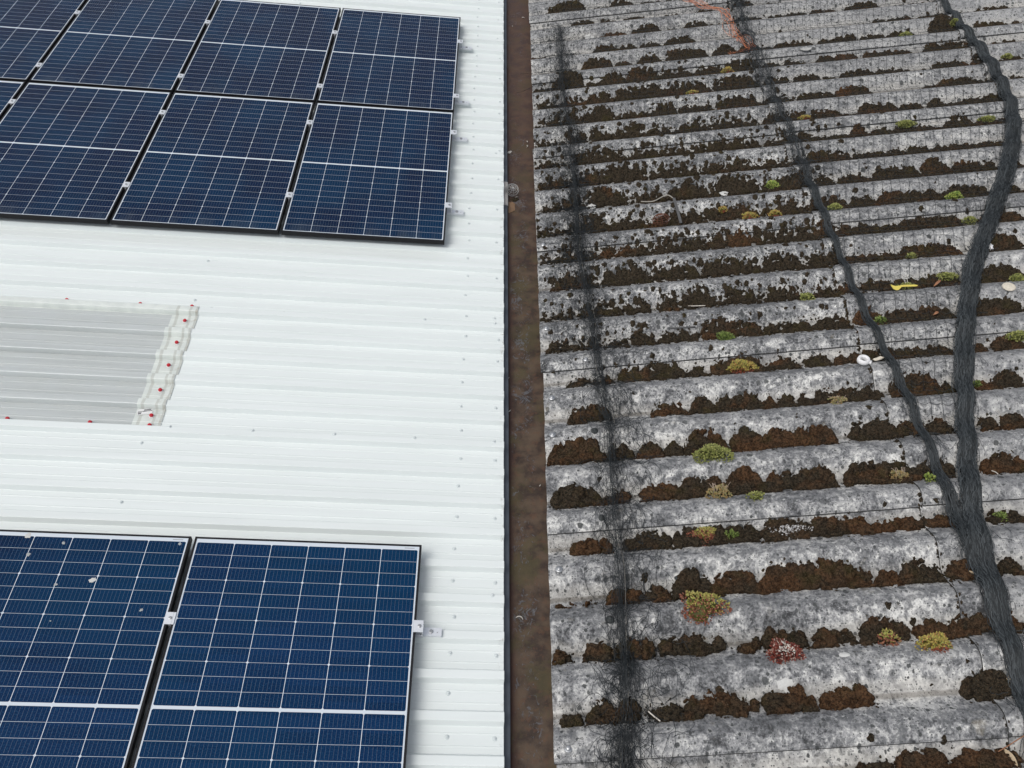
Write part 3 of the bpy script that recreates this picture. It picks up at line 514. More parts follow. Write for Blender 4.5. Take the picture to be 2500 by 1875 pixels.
# sticker on the rooflight end
MLF = Matrix.Rotation(AL, 4, 'Y')
def lmat(u, v, h, rz=0.0):
    return Matrix.Translation(lp(u, v, h)) @ MLF @ Matrix.Rotation(rz, 4, 'Z')
su, sv = STICKER
st = MB(); Ms = lmat(su, sv, .0048, R(12))
st.box((-.042, -.020, 0), (.042, .020, .0012), Ms)
so = st.build('sticker', M_WASH, rl)
tx = MB()
for (a, b, c, d) in ((-.004, .008, .034, .014), (-.012, .000, .040, .004), (-.038, -.004, -.016, -.001), (-.036, -.015, -.02, -.008), (-.036, .003, -.012, .005)): tx.box((a, b, .0014), (c, d, .0019), Ms)
tx.build('print', M_TXT, so) if False else tx.build('sticker_print', M_TXT, rl)
def screw_mesh(capm=False):
    m = MB()
    m.lathe([(.0115, 0), (.0118, .0012), (.0105, .0030), (.0065, .0036), (.0062, .0078), (.0048, .0092)], 12)
    return m
sm = screw_mesh(); scr0 = None
def zlev(v):
    t = ((v-CROWN(0))/PL+.5) % 1-.5; d = abs(t)*PL
    return .0302 if d < .021 else (.0302*(1-(d-.021)/.0155) if d < .0365 else 0.0)
rng = random.Random(5)
spots = [(.2549+rng.uniform(-.008, .008), V0+i*PL+rng.uniform(-.008, .008)) for i in range(0, 40)]
for (u, v) in SCREW:
    t = ((v-CROWN(0))/PL+.5) % 1-.5
    if .10 < abs(t) < .2: v = v-(abs(t)-.09)*PL*(1 if t > 0 else -1)
    spots.append((u, v))
sc_me = None
for (u, v) in spots:
    if sc_me is None: o = sm.build('screw', M_SCREW, roof, smooth=False); sc_me = o.data
    else: o = link('screw', sc_me, None, roof)
    o.matrix_local = Matrix.Translation(Vector((0, 0, 0))); o.matrix_parent_inverse = Matrix.Translation(-Vector(roof.location))
    o.matrix_basis = lmat(u, v, zlev(v)-.0006, rng.uniform(0, 3))
wa = MB(); wa.lathe([(.015, 0), (.015, .002), (.012, .0035)], 16); ca = MB(); ca.lathe([(.0115, .0036), (.0118, .009), (.0085, .0145), (.003, .0155)], 14)
wm = cm = None
for (u, v) in RED:
    M = lmat(u, v, zlev(v)+.004, 0)
    for nm, bld, mat in (('washer', wa, M_WASH), ('red_screw_cap', ca, M_RED)):
        if nm == 'washer' and (u < 1.9 or zlev(v) > .02): continue
        o = bld.build(nm, mat, rl, smooth=False); o.matrix_parent_inverse = Matrix.Translation(-Vector(roof.location)) if False else Matrix.Identity(4)
        o.matrix_basis = M

# ---- valley gutter -----------------------------------------------------
gut = thing('valley_gutter', 'long rusty brown valley gutter between the white metal roof and the mossy cement roof', 'gutter', (.13, 4, -.08))
vy = np.linspace(-1, 13, 180)
def strip(name, prof_, mat, v=vy, par=gut, jit=0.0, seed=1):
    px = np.array([a for a, b in prof_]); pz = np.array([b for a, b in prof_])
    X, Y = np.meshgrid(px, v, indexing='ij'); Z = np.broadcast_to(pz[:, None], X.shape).copy()
    if jit: Z += jit*(fbm(X*6, Y*3, seed, 3)-.5); X = X+jit*.6*(fbm(Y*2.5, X*0+seed, seed, 2)-.5)
    V = np.stack([X, Y, Z], -1).reshape(-1, 3); return mesh_np(name, V, grid_faces(*X.shape), mat, par, True, uv=np.stack([X.ravel(), Y.ravel()], -1))
strip('trough', [(.028, -.052), (.0285, -.060), (.031, -.078), (.040, -.083), (.08, -.085), (.12, -.086), (.16, -.085), (.20, -.084), (.30, -.083), (.34, -.078), (.345, -.05)], M_GUT, jit=.006)
strip('flashing', [(-.14, -.028), (-.02, -.038), (.012, -.042), (.026, -.044), (.031, -.048), (.031, -.056)], M_LIP, jit=.004, seed=4)
(gx0, gy0), (gx1, gy1) = SEAL
vp = np.linspace(gy1-.02, gy0+.02, 14)
sp_ = strip('sealant_patch', [(-.02, -.0345), (.012, -.0385), (.030, -.0415), (.036, -.049), (.036, -.074)], M_SEAL, v=vp, jit=.003, seed=8)
a = np.linspace(0, 2*PI, 28, endpoint=False); rr_ = .5+.5*fbm(np.cos(a)*2+5, np.sin(a)*2+5, 3)
V = np.concatenate([[[.045, gy1+.02, -.0775]], np.stack([.047+.055*rr_*np.cos(a), gy1+.012+.10*rr_*np.sin(a), -.0812+0*a], -1)])
mesh_np('sealant_stain', V, np.stack([0*np.arange(28), 1+np.arange(28), 1+(np.arange(28)+1) % 28], -1), M_TAN, gut)

# ---- corrugated cement roof --------------------------------------------
cem = thing('corrugated_roof', 'grey corrugated cement roof with moss in its valleys, right of the gutter', 'roof', (2.5, 4, .2))
EDGE_S = [0.0, 1.953, 3.768, 5.6]
for course in range(3):
    for k in range(-1, 10):
        s0 = EDGE_S[course]; s1 = EDGE_S[course+1]+.12
        rn = random.Random(course*50+k); e0 = rn.uniform(-.004, .004) if course == 0 else rn.uniform(-.009, .009); sq = rn.uniform(-.006, .006)
        vlo = VC-.073+4*PIT*(k-1); vhi = vlo+4*PIT+.11
        vv = np.linspace(vlo, vhi, 118); ss_ = np.concatenate([[s0, s0+.006, s0+.02, s0+.06], np.linspace(s0+.12, s1, 34)])
        S, VV = np.meshgrid(ss_, vv, indexing='ij')
        S = S+e0+(VV-vlo)*sq+.004*(fbm(VV*9, S*0+course*7.7, 31, 3)-.5)*np.exp(-(S-s0)/.03)
        tv = np.clip((VV-vlo)/(vhi-vlo), 0, 1); ts = np.clip((S-s0)/(s1-s0), 0, 1)
        Z = prof(VV)+.0130*(1-tv)**1.0+.0120*(1-ts)*(course > 0)+.0045*(1-ts)*0+.004*(fbm(S*2.2, VV*2.2, 77+k, 3)-.5)
        Z += .0015*(fbm(S*14, VV*14, 7, 2)-.5)
        V = RP(S, VV, Z); uv = np.stack([S, VV], -1)
        nr, nc = S.shape; T = V.reshape(-1, 3); U = uv.reshape(-1, 2)
        # underside rim, 6.5 mm thick, at the lower end and the free side edge
        Bt = RP(S[0], VV[0], Z[0]-.0095); Bs = RP(S[:, 0], VV[:, 0], Z[:, 0]-.0095)
        n0 = len(T); n1 = n0+nc
        F = [grid_faces(nr, nc)[:, ::-1]] if False else [grid_faces(nr, nc)]
        i = np.arange(nc-1); F.append(np.stack([i, n0+i, n0+i+1, i+1], -1))
        j = np.arange(nr-1); F.append(np.stack([j*nc, (j+1)*nc, n1+j+1, n1+j], -1))
        V = np.concatenate([T, Bt, Bs]); U = np.concatenate([U, uv[0], uv[:, 0]])
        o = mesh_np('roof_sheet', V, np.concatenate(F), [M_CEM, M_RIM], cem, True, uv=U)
        mi = np.zeros(sum(map(len, F)), np.int32); mi[len(F[0])+(len(F[1]) if course == 0 else 0):] = 1; o.data.polygons.foreach_set('material_index', mi)
MRF = Matrix.Rotation(-AR, 4, 'Y')
def rmat(s, v, h, rz=0.0):
    return Matrix.Translation(rp(s, v, h)) @ MRF @ Matrix.Rotation(rz, 4, 'Z')
bo = MB(); bo.lathe([(.019, -.004), (.020, .002), (.017, .005), (.011, .0055), (.0108, .011), (.008, .013)], 14)
bo2 = MB(); bo2.lathe([(.021, -.004), (.021, .002), (.015, .008), (.008, .012), (.0065, .020), (.004, .021)], 14)
for i, (s, v) in enumerate(BOLT):
    o = (bo if i in (0, 1, 2, 3, 5, 6, 10) else bo2).build('bolt', M_BOLT if i in (0, 1, 2, 3, 5, 6, 10) else M_DBOLT, cem, True)
    o.matrix_parent_inverse = Matrix.Translation(-Vector(cem.location)); o.matrix_basis = rmat(s, v, prof(v)+.006)

# ---- moss ----------------------------------------------------------------
def surf(s, v):
    """height of the cement surface incl. lap lift, roughly"""
    k = np.floor((v-(VC-.073))/(4*PIT)); tv = (v-(VC-.073)-k*4*PIT)/(4*PIT+.11)
    return prof(v)+.0130*(1-tv)+np.where(s > EDGE_S[1], .0120*(1-np.clip((s-EDGE_S[1])/1.93, 0, 1)), 0)
rs = np.random.RandomState(11)
mv = []; mf = []; mt = []; mtop = []; nb = 0
MOSS_ROWS = {}
_rx = random.Random(77)               # the same kind of growth carries on past the edges of the view
for kk in range(-4, 27):
    x = 1.62+.391*(VC+PIT*.5+PIT*kk) if kk >= -1 else .05
    while x < 4.9:
        ln = _rx.uniform(.10, .42); MOSS.append((kk, x, x+ln, _rx.uniform(.03, .075))); x += ln+_rx.uniform(-.02, .10)
for kk, s0, s1, dv in MOSS: MOSS_ROWS.setdefault(kk, []).append((s0, s1, dv))
for kk in range(-4, 27):
    vk = VC+PIT*.5+PIT*kk; vb = vk-.035
    d_ = .0036 if kk < 7 else (.005 if kk < 15 else .007)
    S, VV = np.meshgrid(np.arange(.0, 5.0, d_), np.arange(vk-.115, vk+.19, d_*.85), indexing='ij')
    wx = .016*(fbm(S*38, VV*38, 3, 3)-.5)+.010*(vn(S*110, VV*110, 9)-.5); wy = .016*(fbm(S*38, VV*38, 21, 3)-.5)+.010*(vn(S*110, VV*110, 29)-.5)
    D = np.full(S.shape, -.05); tone = np.zeros(S.shape)+.2
    far = np.clip((kk-8)/14, 0, 1)
    for (a, b, dv) in MOSS_ROWS.get(kk, []):
        i0, i1 = np.searchsorted(S[:, 0], [a-.03, b+.03])
        if i1-i0 < 3: continue
        W_ = slice(i0, i1); Sw = S[W_]; Vw = VV[W_]
        c = (a+b)/2; h = (b-a)/2+.004; t = (Sw+wx[W_]-c)/h
        sd_ = int(abs(a)*977+kk*131) % 9973; rn = np.random.RandomState(sd_)
        wl_ = vn(Sw*4.5+sd_, Vw*0+3, 4); w1 = worley(Sw*25+sd_*.37, Vw*25, sd_ % 97)[0]; w2 = worley(Sw*58+sd_*.61, Vw*58, sd_ % 89)[0]
        rnd_ = np.sqrt(np.clip(1-np.clip(1-(1-np.abs(t))*h/(.75*dv), 0, 1)**2, 0, 1))
        top = dv*((.60 if not 8 <= kk <= 17 else np.where(Sw < 2.0, .50, .60))+.24*wl_)*(.25+.75*rnd_)+(.024*np.clip(1-w1*w1*1.3, 0, 1)*min(1, dv/.06)+.010*np.clip(1-w2*w2*1.3, 0, 1))*rnd_-.010
        y = Vw+wy[W_]*.6-vb
        low = -.010-.022*vn(Sw*7, Sw*0+sd_, 8)*(1-far)
        d = np.minimum(top-y, (y-low)*1.3); d = np.minimum(d, (1-np.abs(t))*h*1.2)
        Dw = D[W_]; m = d > Dw; D[W_] = np.where(m, d, Dw)
        tn = np.clip(.06+rn.rand()*.42-.22*far+(.14 if kk < 8 else .05), 0, 1); tone[W_] = np.where(m & (d > 0), tn, tone[W_])
    zone = (np.clip((kk-6)/3, 0, 1)*np.clip((20-kk)/3, 0, 1))*(1-np.clip((S-1.7)/.7, 0, 1))
    rag = fbm(S*40, VV*40, kk+5, 3)-.5
    D = np.where(D > -.04, D+rag*(.012+.010*zone), D)
    cs = 17 if kk < 6 else (26 if kk < 8 else 38)
    cx_ = S*cs+.5*(vn(S*45, VV*45, kk+80)-.5); cy_ = VV*cs+.5*(vn(S*45, VV*45, kk+81)-.5)
    wd, wr = worley(cx_, cy_, kk+3); wd2, wr2 = worley(S*64+3+wx*30, VV*64+wy*30, kk+43)
    edge = 1-np.clip(D/(.030+.03*zone), 0, 1)*np.clip((VV-vb+.02)/.03, 0, 1)*0-np.clip(D/(.030+.03*zone), 0, 1)
    drop = wr < np.clip(edge, 0, 1)*(.36+.46*zone)
    dome = np.sqrt(np.clip(1-(wd/.80)**2, 0, 1)); c2 = np.sqrt(np.clip(1-(wd2/.85)**2, 0, 1))
    body = (.004+.036*dome*(.55+.6*wr) if kk < 6 else .0045+.0175*dome*(.45+.8*wr))*np.sqrt(np.clip(D/.022, 0, 1))+.0075*(c2-.45)*np.clip(D/.006, 0, 1)
    gap = (dome < .30+.25*zone) & (edge > .45)
    Hh = np.where((D > 0) & ~drop & ~gap, np.maximum(body, .002), -.004)
    fr_ = (D > -.014-.016*zone) & (Hh < 0) & (D < .02) & (wr2 < .16+.12*zone) & (wd2 < .42)
    Hh = np.where(fr_, .004*np.sqrt(np.clip(1-(wd2/.42)**2, 0, 1))+.0012, Hh)
    # stray cushions sitting on the flanks
    vcen = vk
    nd = int({0: 10, 1: 10, 2: 12, 3: 12, 4: 16, 5: 16, 6: 25, 7: 35, 8: 90, 9: 130, 10: 190, 11: 200, 12: 200, 13: 170, 14: 150, 15: 120, 16: 120, 17: 110, 18: 90, 19: 60, 20: 25}.get(kk, 5))
    for q in range(nd):
        if 8 <= kk <= 19 and q > nd*.10: sc_, = (abs(rs.normal(1.0, .62)),)
        else: sc_ = rs.uniform(.05, 4.6)
        vc_ = vk+abs(rs.normal(.02, .065))*(1.0 if rs.rand() < .9 else -1)+.02; r0 = .005+.015*rs.rand()**1.6*(1.15 if kk > 8 else .85)
        if vc_ > vk+.17: continue
        i0 = np.searchsorted(S[:, 0], sc_-r0*1.6); i1 = np.searchsorted(S[:, 0], sc_+r0*1.6); j0 = np.searchsorted(VV[0], vc_-r0*1.6); j1 = np.searchsorted(VV[0], vc_+r0*1.6)
        if i1-i0 < 2 or j1-j0 < 2: continue
        sl_ = (slice(i0, i1), slice(j0, j1))
        rr = np.hypot(S[sl_]+wx[sl_]*1.1-sc_, (VV[sl_]+wy[sl_]*1.1-vc_)*(.75+.5*((q*37) % 10)/10))/r0
        hh = np.where(rr < 1, np.sqrt(np.clip(1-rr*rr, 0, 1))*r0*.62+.002*(c2[sl_]-.5), -.004)
        m = hh > Hh[sl_]; Hh[sl_] = np.where(m, hh, Hh[sl_]); tone[sl_] = np.where(m & (hh > 0), .05, tone[sl_])
    for es in (EDGE_S[1], EDGE_S[2]):          # tufts creeping along the end laps
        for q in range(16):
            sc_ = es+rs.normal(-.004, .004); vc_ = rs.uniform(vk-.11, vk+.15); r0 = rs.uniform(.004, .010)
            m = (np.hypot((S+wx*.5-sc_)*1.3, VV+wy*.5-vc_) < r0); Hh = np.where(m & (Hh < .005), .005, Hh); tone = np.where(m, .1, tone)
    Hh += np.where(Hh > 0, .0060*(rs.rand(*S.shape)-.5), 0)
    keep = Hh > 0
    fk = keep[:-1, :-1] | keep[1:, :-1] | keep[:-1, 1:] | keep[1:, 1:]
    if not fk.any(): continue
    rust_ = fbm(S*3.5, VV*6, kk+60, 3); tone = np.clip(tone-.16*zone+.9*np.clip(rust_-.56, 0, 1)*4*.5+.35*(fbm(S*14, VV*14, kk+61, 3)-.5)+.30*(wr-.5)+.12*(wr2-.5), 0, 1)
    P = RP(S, VV, surf(S, VV)+Hh)
    nr, nc = S.shape; F = grid_faces(nr, nc)[fk.ravel()]
    used, inv = np.unique(F.ravel(), return_inverse=True)
    mv.append(P.reshape(-1, 3)[used]); mf.append(inv.reshape(-1, 4)+nb); mt.append(tone.ravel()[used]); mtop.append(np.clip(Hh.ravel()[used]/.03, 0, 1)); nb += len(used)
mo = mesh_np('moss', np.concatenate(mv), np.concatenate(mf), M_MOSS, None, True, attrs={'tone': np.concatenate(mt), 'top': np.concatenate(mtop)})
tag(mo, 'dark brown and rust coloured moss filling the valleys of the cement roof', 'moss', kind='stuff')
def moss_top(s, v):
    return float(surf(np.float64(s), np.float64(v)))

# ================================================================== SOLAR PANELS
FH = .035
def make_panel(label):
    t = thing('solar_panel', label, 'solar panel', (0, 0, 0), 'solar panels', (0, AL, 0), local=True)
    fr = MB(); lw = .0105
    fr.box((-lw, 0, -FH), (0, PLN, 0)); fr.box((-PW, 0, -FH), (-PW+lw, PLN, 0))
    fr.box((-PW+lw, 0.0004, -FH), (-lw, lw, -.0003)); fr.box((-PW+lw, PLN-lw, -FH), (-lw, PLN-.0004, -.0003))
    fr.box((-PW+lw, lw, -FH), (-PW+.03, PLN-lw, -FH+.002)); fr.box((-.03, lw, -FH), (-lw, PLN-lw, -FH+.002))
    fr.build('frame', M_FRAME, t)
    x = np.array([-PW+lw, -lw]); y = np.array([lw, PLN-lw])
    V = [[a, b, z] for z in (-.002, -.007) for a in x for b in y]
    F = [(0, 2, 3, 1), (4, 5, 7, 6), (0, 1, 5, 4), (2, 6, 7, 3), (0, 4, 6, 2), (1, 3, 7, 5)]
    V = np.array(V); mesh_np('cell_sheet', V, np.array(F), M_CELL, t, False, uv=np.stack([V[:, 0]+PW, V[:, 1]], -1))
    return t
XC = .4254; YU = 4.6927; GAP = .0205; YL = 2.2491-PLN
ordn = ['at the gutter end', 'second from the gutter end', 'third from the gutter end', 'fourth from the gutter end, cut off at left']
pan0 = None
for row, rown in ((0, 'front row'), (1, 'back row')):
    for c in range(4):
        lab = 'blue solar panel %s, %s, upper array' % (ordn[c], rown)
        p = make_panel(lab) if pan0 is None else copy_tree(pan0)
        pan0 = pan0 or p; p['label'] = lab
        p.location = lp(XC+c*(PW+GAP), YU+row*(PLN+.024), .1)
lowp = []
for c in range(2):
    lab = ['blue solar panel in the lower array, next to the gutter side of the roof', 'blue solar panel at the lower left corner, spotted with bird droppings'][c]
    p = copy_tree(pan0); p['label'] = lab; p.location = lp(.4286+c*(PW+GAP), YL, .1); lowp.append(p)
def blob(rad, seed, h=.002, n=26, rag=.7):
    a = np.linspace(0, 2*PI, n, endpoint=False)
    rr = rad*(1-rag+2*rag*fbm(np.cos(a)*2.3+seed*3.1, np.sin(a)*2.3+seed, seed, 4))
    V = np.concatenate([[[0, 0, h]], np.stack([.6*rr*np.cos(a), .6*rr*np.sin(a), 0*a+h*.8], -1), np.stack([rr*np.cos(a), rr*np.sin(a), 0*a], -1)])
    i = np.arange(n); j = (i+1) % n
    return V, [np.stack([0*i, 1+i, 1+j], -1), np.stack([1+i, 1+n+i, 1+n+j, 1+j], -1)]
lp1 = lowp[1]
M_DROP2 = plain('thin_bird_dropping', (.36, .38, .38), .8, .25, 0, .5, 160)
for i, (u, v, d) in enumerate(DROPL):
    if u < .4286+PW+GAP: continue
    V, F = blob(d*(.30 if i in (0, 3) else .26), i+2, .0018)
    o = mesh_np('dropping', V, F, M_DROP if i in (0, 3) else M_DROP2, lp1, True)
    o.location = (-(u-(.4286+PW+GAP)), v-YL, -.0018)

# ---- clamps ---------------------------------------------------------------
def make_mid(label):
    t = thing('panel_clamp', label, 'panel clamp', (0, 0, 0), 'mid clamps between solar panels', (0, AL, 0), local=True)
    m = MB(); m.box((-.021, -.030, .001), (.010, .030, .0045)); m.box((.0105, -.030, .0005), (.021, .030, .0038)); m.build('clamp_plate', M_ALU, t)
    b = MB(); b.lathe([(.0075, .0046), (.0075, .009), (.005, .010)], 12); b.build('bolt', M_BOLT, t)
    s = MB(); s.box((-.008, -.028, -.038), (.008, .028, .0)); s.lathe([(.006, -.04), (.012, -.02), (.009, -.005)], 12, Matrix.Translation((0, -.032, -.004)) @ Matrix.Rotation(R(80), 4, 'X')); s.build('stem', M_ALU, t)
    r = MB(); r.box((-.19, -.020, -.0690), (.19, .020, -.0660)); r.box((-.19, -.020, -.066), (.19, -.016, -.040)); r.box((-.19, .016, -.066), (.19, .020, -.040)); r.build('mounting_rail', M_ALU, t)
    return t
gaps = [('third and fourth', 'back'), ('second and third', 'back'), ('first and second', 'back'), ('third and fourth', 'front'), ('second and third', 'front'), ('first and second', 'front')]
mlab = []
for (pr, rw), ends in zip(gaps, [('upper', 'lower'), ('upper', 'lower'), ('upper', 'lower'), ('upper',), ('upper', 'lower'), ('upper', 'lower')]):
    for e in ends: mlab.append('%s silver clamp between %s panels from gutter, %s row' % (e, pr, rw))
mlab.append('silver clamp joining the two large panels of the lower array, nearest to the viewer')
c0 = None
for (u, v), lab in zip(MID, mlab):
    p = make_mid(lab) if c0 is None else copy_tree(c0); c0 = c0 or p; p['label'] = lab
    col = round((u-1.57)/(PW+GAP)); uu = XC+PW+GAP/2+col*(PW+GAP)+(.003 if v < 3 else 0)
    p.location = lp(uu, v, .1)
def make_end(label):
    t = thing('end_bracket', label, 'panel bracket', (0, 0, 0), 'end brackets on the panel edge', (0, AL, 0), local=True)
    m = MB(); m.box((-.010, -.030, .001), (.036, .030, .0045)); m.box((.032, -.030, -.050), (.036, .030, .001)); m.box((.003, -.028, -.060), (.031, .028, -.0565)); m.build('clamp_plate', M_ALU, t)
    b = MB(); b.lathe([(.0085, .0046), (.0085, .0095), (.005, .0105)], 12, Matrix.Translation((.018, 0, 0))); b.build('bolt', M_BOLT, t)
    r = MB(); r.box((-.16, -.021, -.0690), (.125, .021, -.0655)); r.box((-.16, -.021, -.0655), (.125, -.0175, -.052)); r.box((-.16, .0175, -.0655), (.125, .021, -.052)); r.box((-.16, -.0175, -.0560), (.125, .0175, -.053))
    r.build('mounting_rail', M_ALU, t)
    b = MB(); b.lathe([(.010, -.0530), (.010, -.047), (.006, -.046)], 12, Matrix.Translation((.074, 0, 0))); b.lathe([(.003, -.0530), (.003, -.051)], 8, Matrix.Translation((.104, -.003, 0))); b.build('rail_screw', M_BOLT, t)
    return t
elab = ['silver end bracket, farthest up the right edge of the upper array', 'silver end bracket, second down the right edge of the upper array', 'silver end bracket, third down the right edge of the upper array',
        'silver end bracket, lowest on the right edge of the upper array', 'silver end bracket on the right edge of the large lower panel']
c0 = None
for (u, v), lab in zip(END, elab):
    p = make_end(lab) if c0 is None else copy_tree(c0); c0 = c0 or p; p['label'] = lab
    p.location = lp(XC if v > 3 else .4286, v, .1)

# ================================================================== NETS
def spline(pts, step):
    P = np.array(pts, float); d = np.concatenate([[0], np.cumsum(np.linalg.norm(np.diff(P[:, :2], axis=0), axis=1))])
    t = np.arange(0, d[-1], step); out = []
    i = np.clip(np.searchsorted(d, t, side='right')-1, 0, len(P)-2); f = ((t-d[i])/(d[i+1]-d[i]))[:, None]
    p0 = P[np.maximum(i-1, 0)]; p1 = P[i]; p2 = P[i+1]; p3 = P[np.minimum(i+2, len(P)-1)]
    return .5*((2*p1)+(-p0+p2)*f+(2*p0-5*p1+4*p2-p3)*f**2+(-p0+3*p1-3*p2+p3)*f**3)
for P_ in (NET_A, NET_C):
    for q in range(3):
        (a0, b0, c0_), (a1, b1, c1_) = P_[-3], P_[-1]; l_ = math.hypot(a1-a0, b1-b0)
        P_.append((a1+(a1-a0)/l_*.4+.03*(q-1), b1+(b1-b0)/l_*.4, c1_))
def lay(v): return .50*prof(v)+.034
def bundle(name, pts, n, r, par, seed, dim=1.0, fill=.86, thick=.40, core=True, wav=1.0, spread=1.0):
    P = spline(pts, .012); m = len(P); t = np.arange(m)*.012
    T = np.gradient(P[:, :2], axis=0); T /= np.linalg.norm(T, axis=1)[:, None]; Nn = np.stack([T[:, 1], -T[:, 0]], -1); W = P[:, 2]
    rn = np.random.RandomState(seed); th = []
    for k in range(n):
        o = rn.uniform(-1, 1)*spread; ph = rn.rand()*100
        off = o*.80+.80*wav*(fbm(t*3.2+ph, t*0+k, seed, 3)-.5)+wav*(.22*(vn(t*26+ph, t*0+k, seed+3)-.5)+.12*(vn(t*60+ph, t*0+k, seed+4)-.5))
        off = np.clip(off, -1.15, 1.15) if spread <= 1 else off
        lift = np.sqrt(np.clip(1-off**2, 0.0, 1))*thick*W*(.75+.35*vn(t*6+ph, t*0, 5))+.005*rn.rand()+.007*vn(t*40+ph, t*0, 6)
        s = P[:, 0]+Nn[:, 0]*off*W/2; v = P[:, 1]+Nn[:, 1]*off*W/2
        th.append(RP(s, v, lay(v)+lift))
    V, F = strands(np.array(th), r*rn.uniform(.75, 1.25, n), 3)
    o = mesh_np(name, V, F, M_NET, par, False, attrs={'tint': np.repeat(dim*rn.rand(n)**1.7, len(V)//n)})
    if core:
        a = np.linspace(0, PI, 9); S = P[:, None, 0]+Nn[:, None, 0]*np.cos(a)*W[:, None]/2*fill; Vv = P[:, None, 1]+Nn[:, None, 1]*np.cos(a)*W[:, None]/2*fill
        Z = lay(Vv)-.006+np.sin(a)*thick*W[:, None]*.78
        mesh_np('inner_folds', RP(S, Vv, Z).reshape(-1, 3), grid_faces(m, 9), M_NETC, o, True)
    return o
net1 = thing('bird_net', 'black bird net gathered into two ropes with open mesh between them, over the mossy roof', 'bird net', (2.2, 4, .2))
bundle('thick_net_rope', [(a, b, c*.88) for a, b, c in NET_A], 135, .0018, net1, 3, wav=1.25, fill=.60, thick=.28)
B_low = [(a, b, c*.80) for a, b, c in NET_B if b < 5.6]; B_up = [q for q in NET_B if q[1] > 5.2]
bundle('thin_net_rope', B_low, 38, .0016, net1, 5, wav=1.6, fill=.34, thick=.32)
bundle('loose_net_strip', B_up, 26, .0013, net1, 6, wav=2.2, core=False, thick=.25, spread=1.3)
# curled loose threads beside the ropes
def curls(pts, n, lo, hi, vmin, vmax, r, seed, par, name, ln=(.06, .22), side=None, dim=1.0):
    P = spline(pts, .02); P = P[(P[:, 1] > vmin) & (P[:, 1] < vmax)]
    rn = np.random.RandomState(seed); K = 26; out = []
    for k in range(n):
        b = P[rn.randint(len(P))]; s = b[0]+rn.uniform(lo, hi)*(1 if rn.rand() < .5 or side else 1); v = b[1]+rn.uniform(-.05, .05)
        L = rn.uniform(*ln); hd = rn.uniform(0, 2*PI); st = L/K; dh = rn.normal(0, .10)
        h = hd+np.cumsum(rn.normal(0, .22, K)+dh)
        ss_ = s+np.cumsum(np.cos(h))*st*.75; vv_ = v+np.cumsum(np.sin(h))*st
        z = surf(ss_, vv_)+.012+.012*vn(ss_*20, vv_*20, 3)+rn.rand()*.010
        out.append(RP(ss_, vv_, z))
    V, F = strands(np.array(out), r, 3); return tag(mesh_np(name, V, F, M_NET, par, False, attrs={'tint': np.repeat(dim*(.10+.45*rn.rand(n)), len(V)//n)}), kind='stuff')
curls(NET_A, 460, -.075, .075, 1.0, 9, .0014, 21, net1, 'loose_threads', (.05, .16))
curls(NET_B, 300, -.05, .05, 1.0, 5.5, .0013, 22, net1, 'loose_threads', (.05, .14))
curls(NET_B, 300, -.09, .09, 5.2, 9, .0013, 23, net1, 'loose_threads', (.10, .30))
# open mesh between the ropes
A_ = spline(NET_A, .02); B_ = spline(NET_B, .02)
def at(P, v):
    o = np.argsort(P[:, 1]); return np.interp(v, P[o, 1], P[o, 0])
rn = np.random.RandomState(4); segs = []
CELL = .066; SLP = .16
def inside(s, v):
    return (v > 2.75) & (v < 9.0) & (s < at(A_, v)+.0) & ((s > at(B_, v)-.02) | ((v > 5.9) & (s > 1.0-.35*np.clip(v-6.3, 0, 3)+.25*(vn(s*3, v*2, 8)-.5))))
def wob(s, v): return .5*(fbm(s*3, v*3, 5, 2)-.5)*CELL, .5*(fbm(s*3+9, v*3, 6, 2)-.5)*CELL
for j in range(-60, 90):
    v = np.arange(2.6, 9.1, .012); s = j*CELL+SLP*(v-5); a, b = wob(s, v); s2 = s+a; m = inside(s2, v)
    z = .60*prof(v)+.036+.006*(vn(s2*12, v*12, 2)-.5); P = RP(s2, v, z)
    for run in np.split(np.arange(len(v)), np.where(np.diff(m.astype(int)) != 0)[0]+1):
        if m[run[0]] and len(run) > 6: segs.append(P[run])
for j in range(-10, 130):
    s = np.arange(.3, 4.4, .010); v0_ = 2.4+j*CELL; v = v0_-SLP*s; a, b = wob(s, v)
    ph = ((s-SLP*(v-5))/CELL) % 1; sag = .30*CELL*(.4+1.2*vn(np.floor((s-SLP*(v-5))/CELL), v*0+j, 12))
    v2 = v+b-sag*np.sin(PI*ph); m = inside(s, v2)
    z = .60*prof(v2)+.035+.006*(vn(s*12, v2*12, 2)-.5); P = RP(s, v2, z)
    for run in np.split(np.arange(len(s)), np.where(np.diff(m.astype(int)) != 0)[0]+1):
        if m[run[0]] and len(run) > 6: segs.append(P[run])
parts = [strands(p_[None], .0013, 3) for p_ in segs]
V, F = cat(parts); tag(mesh_np('open_mesh', V, F, M_NET, net1, False, attrs={'tint': np.full(len(V), .15)}), kind='stuff')
net2 = thing('bird_net', 'thin torn black net strip tangled along the gutter side of the cement roof', 'bird net', (.6, 4, .1))
bundle('torn_net_strip', NET_C, 14, .0010, net2, 9, dim=.4, core=False, wav=2.6, thick=.22, spread=1.5)
bundle('torn_net_cord', [(a, b, c*.55) for a, b, c in NET_C], 11, .0012, net2, 10, dim=.25, core=False, wav=2.2, thick=.5, spread=1.2)
curls(NET_C, 560, -.17, .09, 3.6, 9.2, .0014, 31, net2, 'tangled_threads', (.10, .35), dim=.4)
curls(NET_C, 520, -.09, .20, 1.0, 3.6, .0012, 32, net2, 'tangled_threads', (.10, .35), dim=.4)
curls(NET_C, 180, -.040, .040, 1.0, 9.2, .0011, 34, net2, 'tangled_threads', (.08, .24), dim=.25)
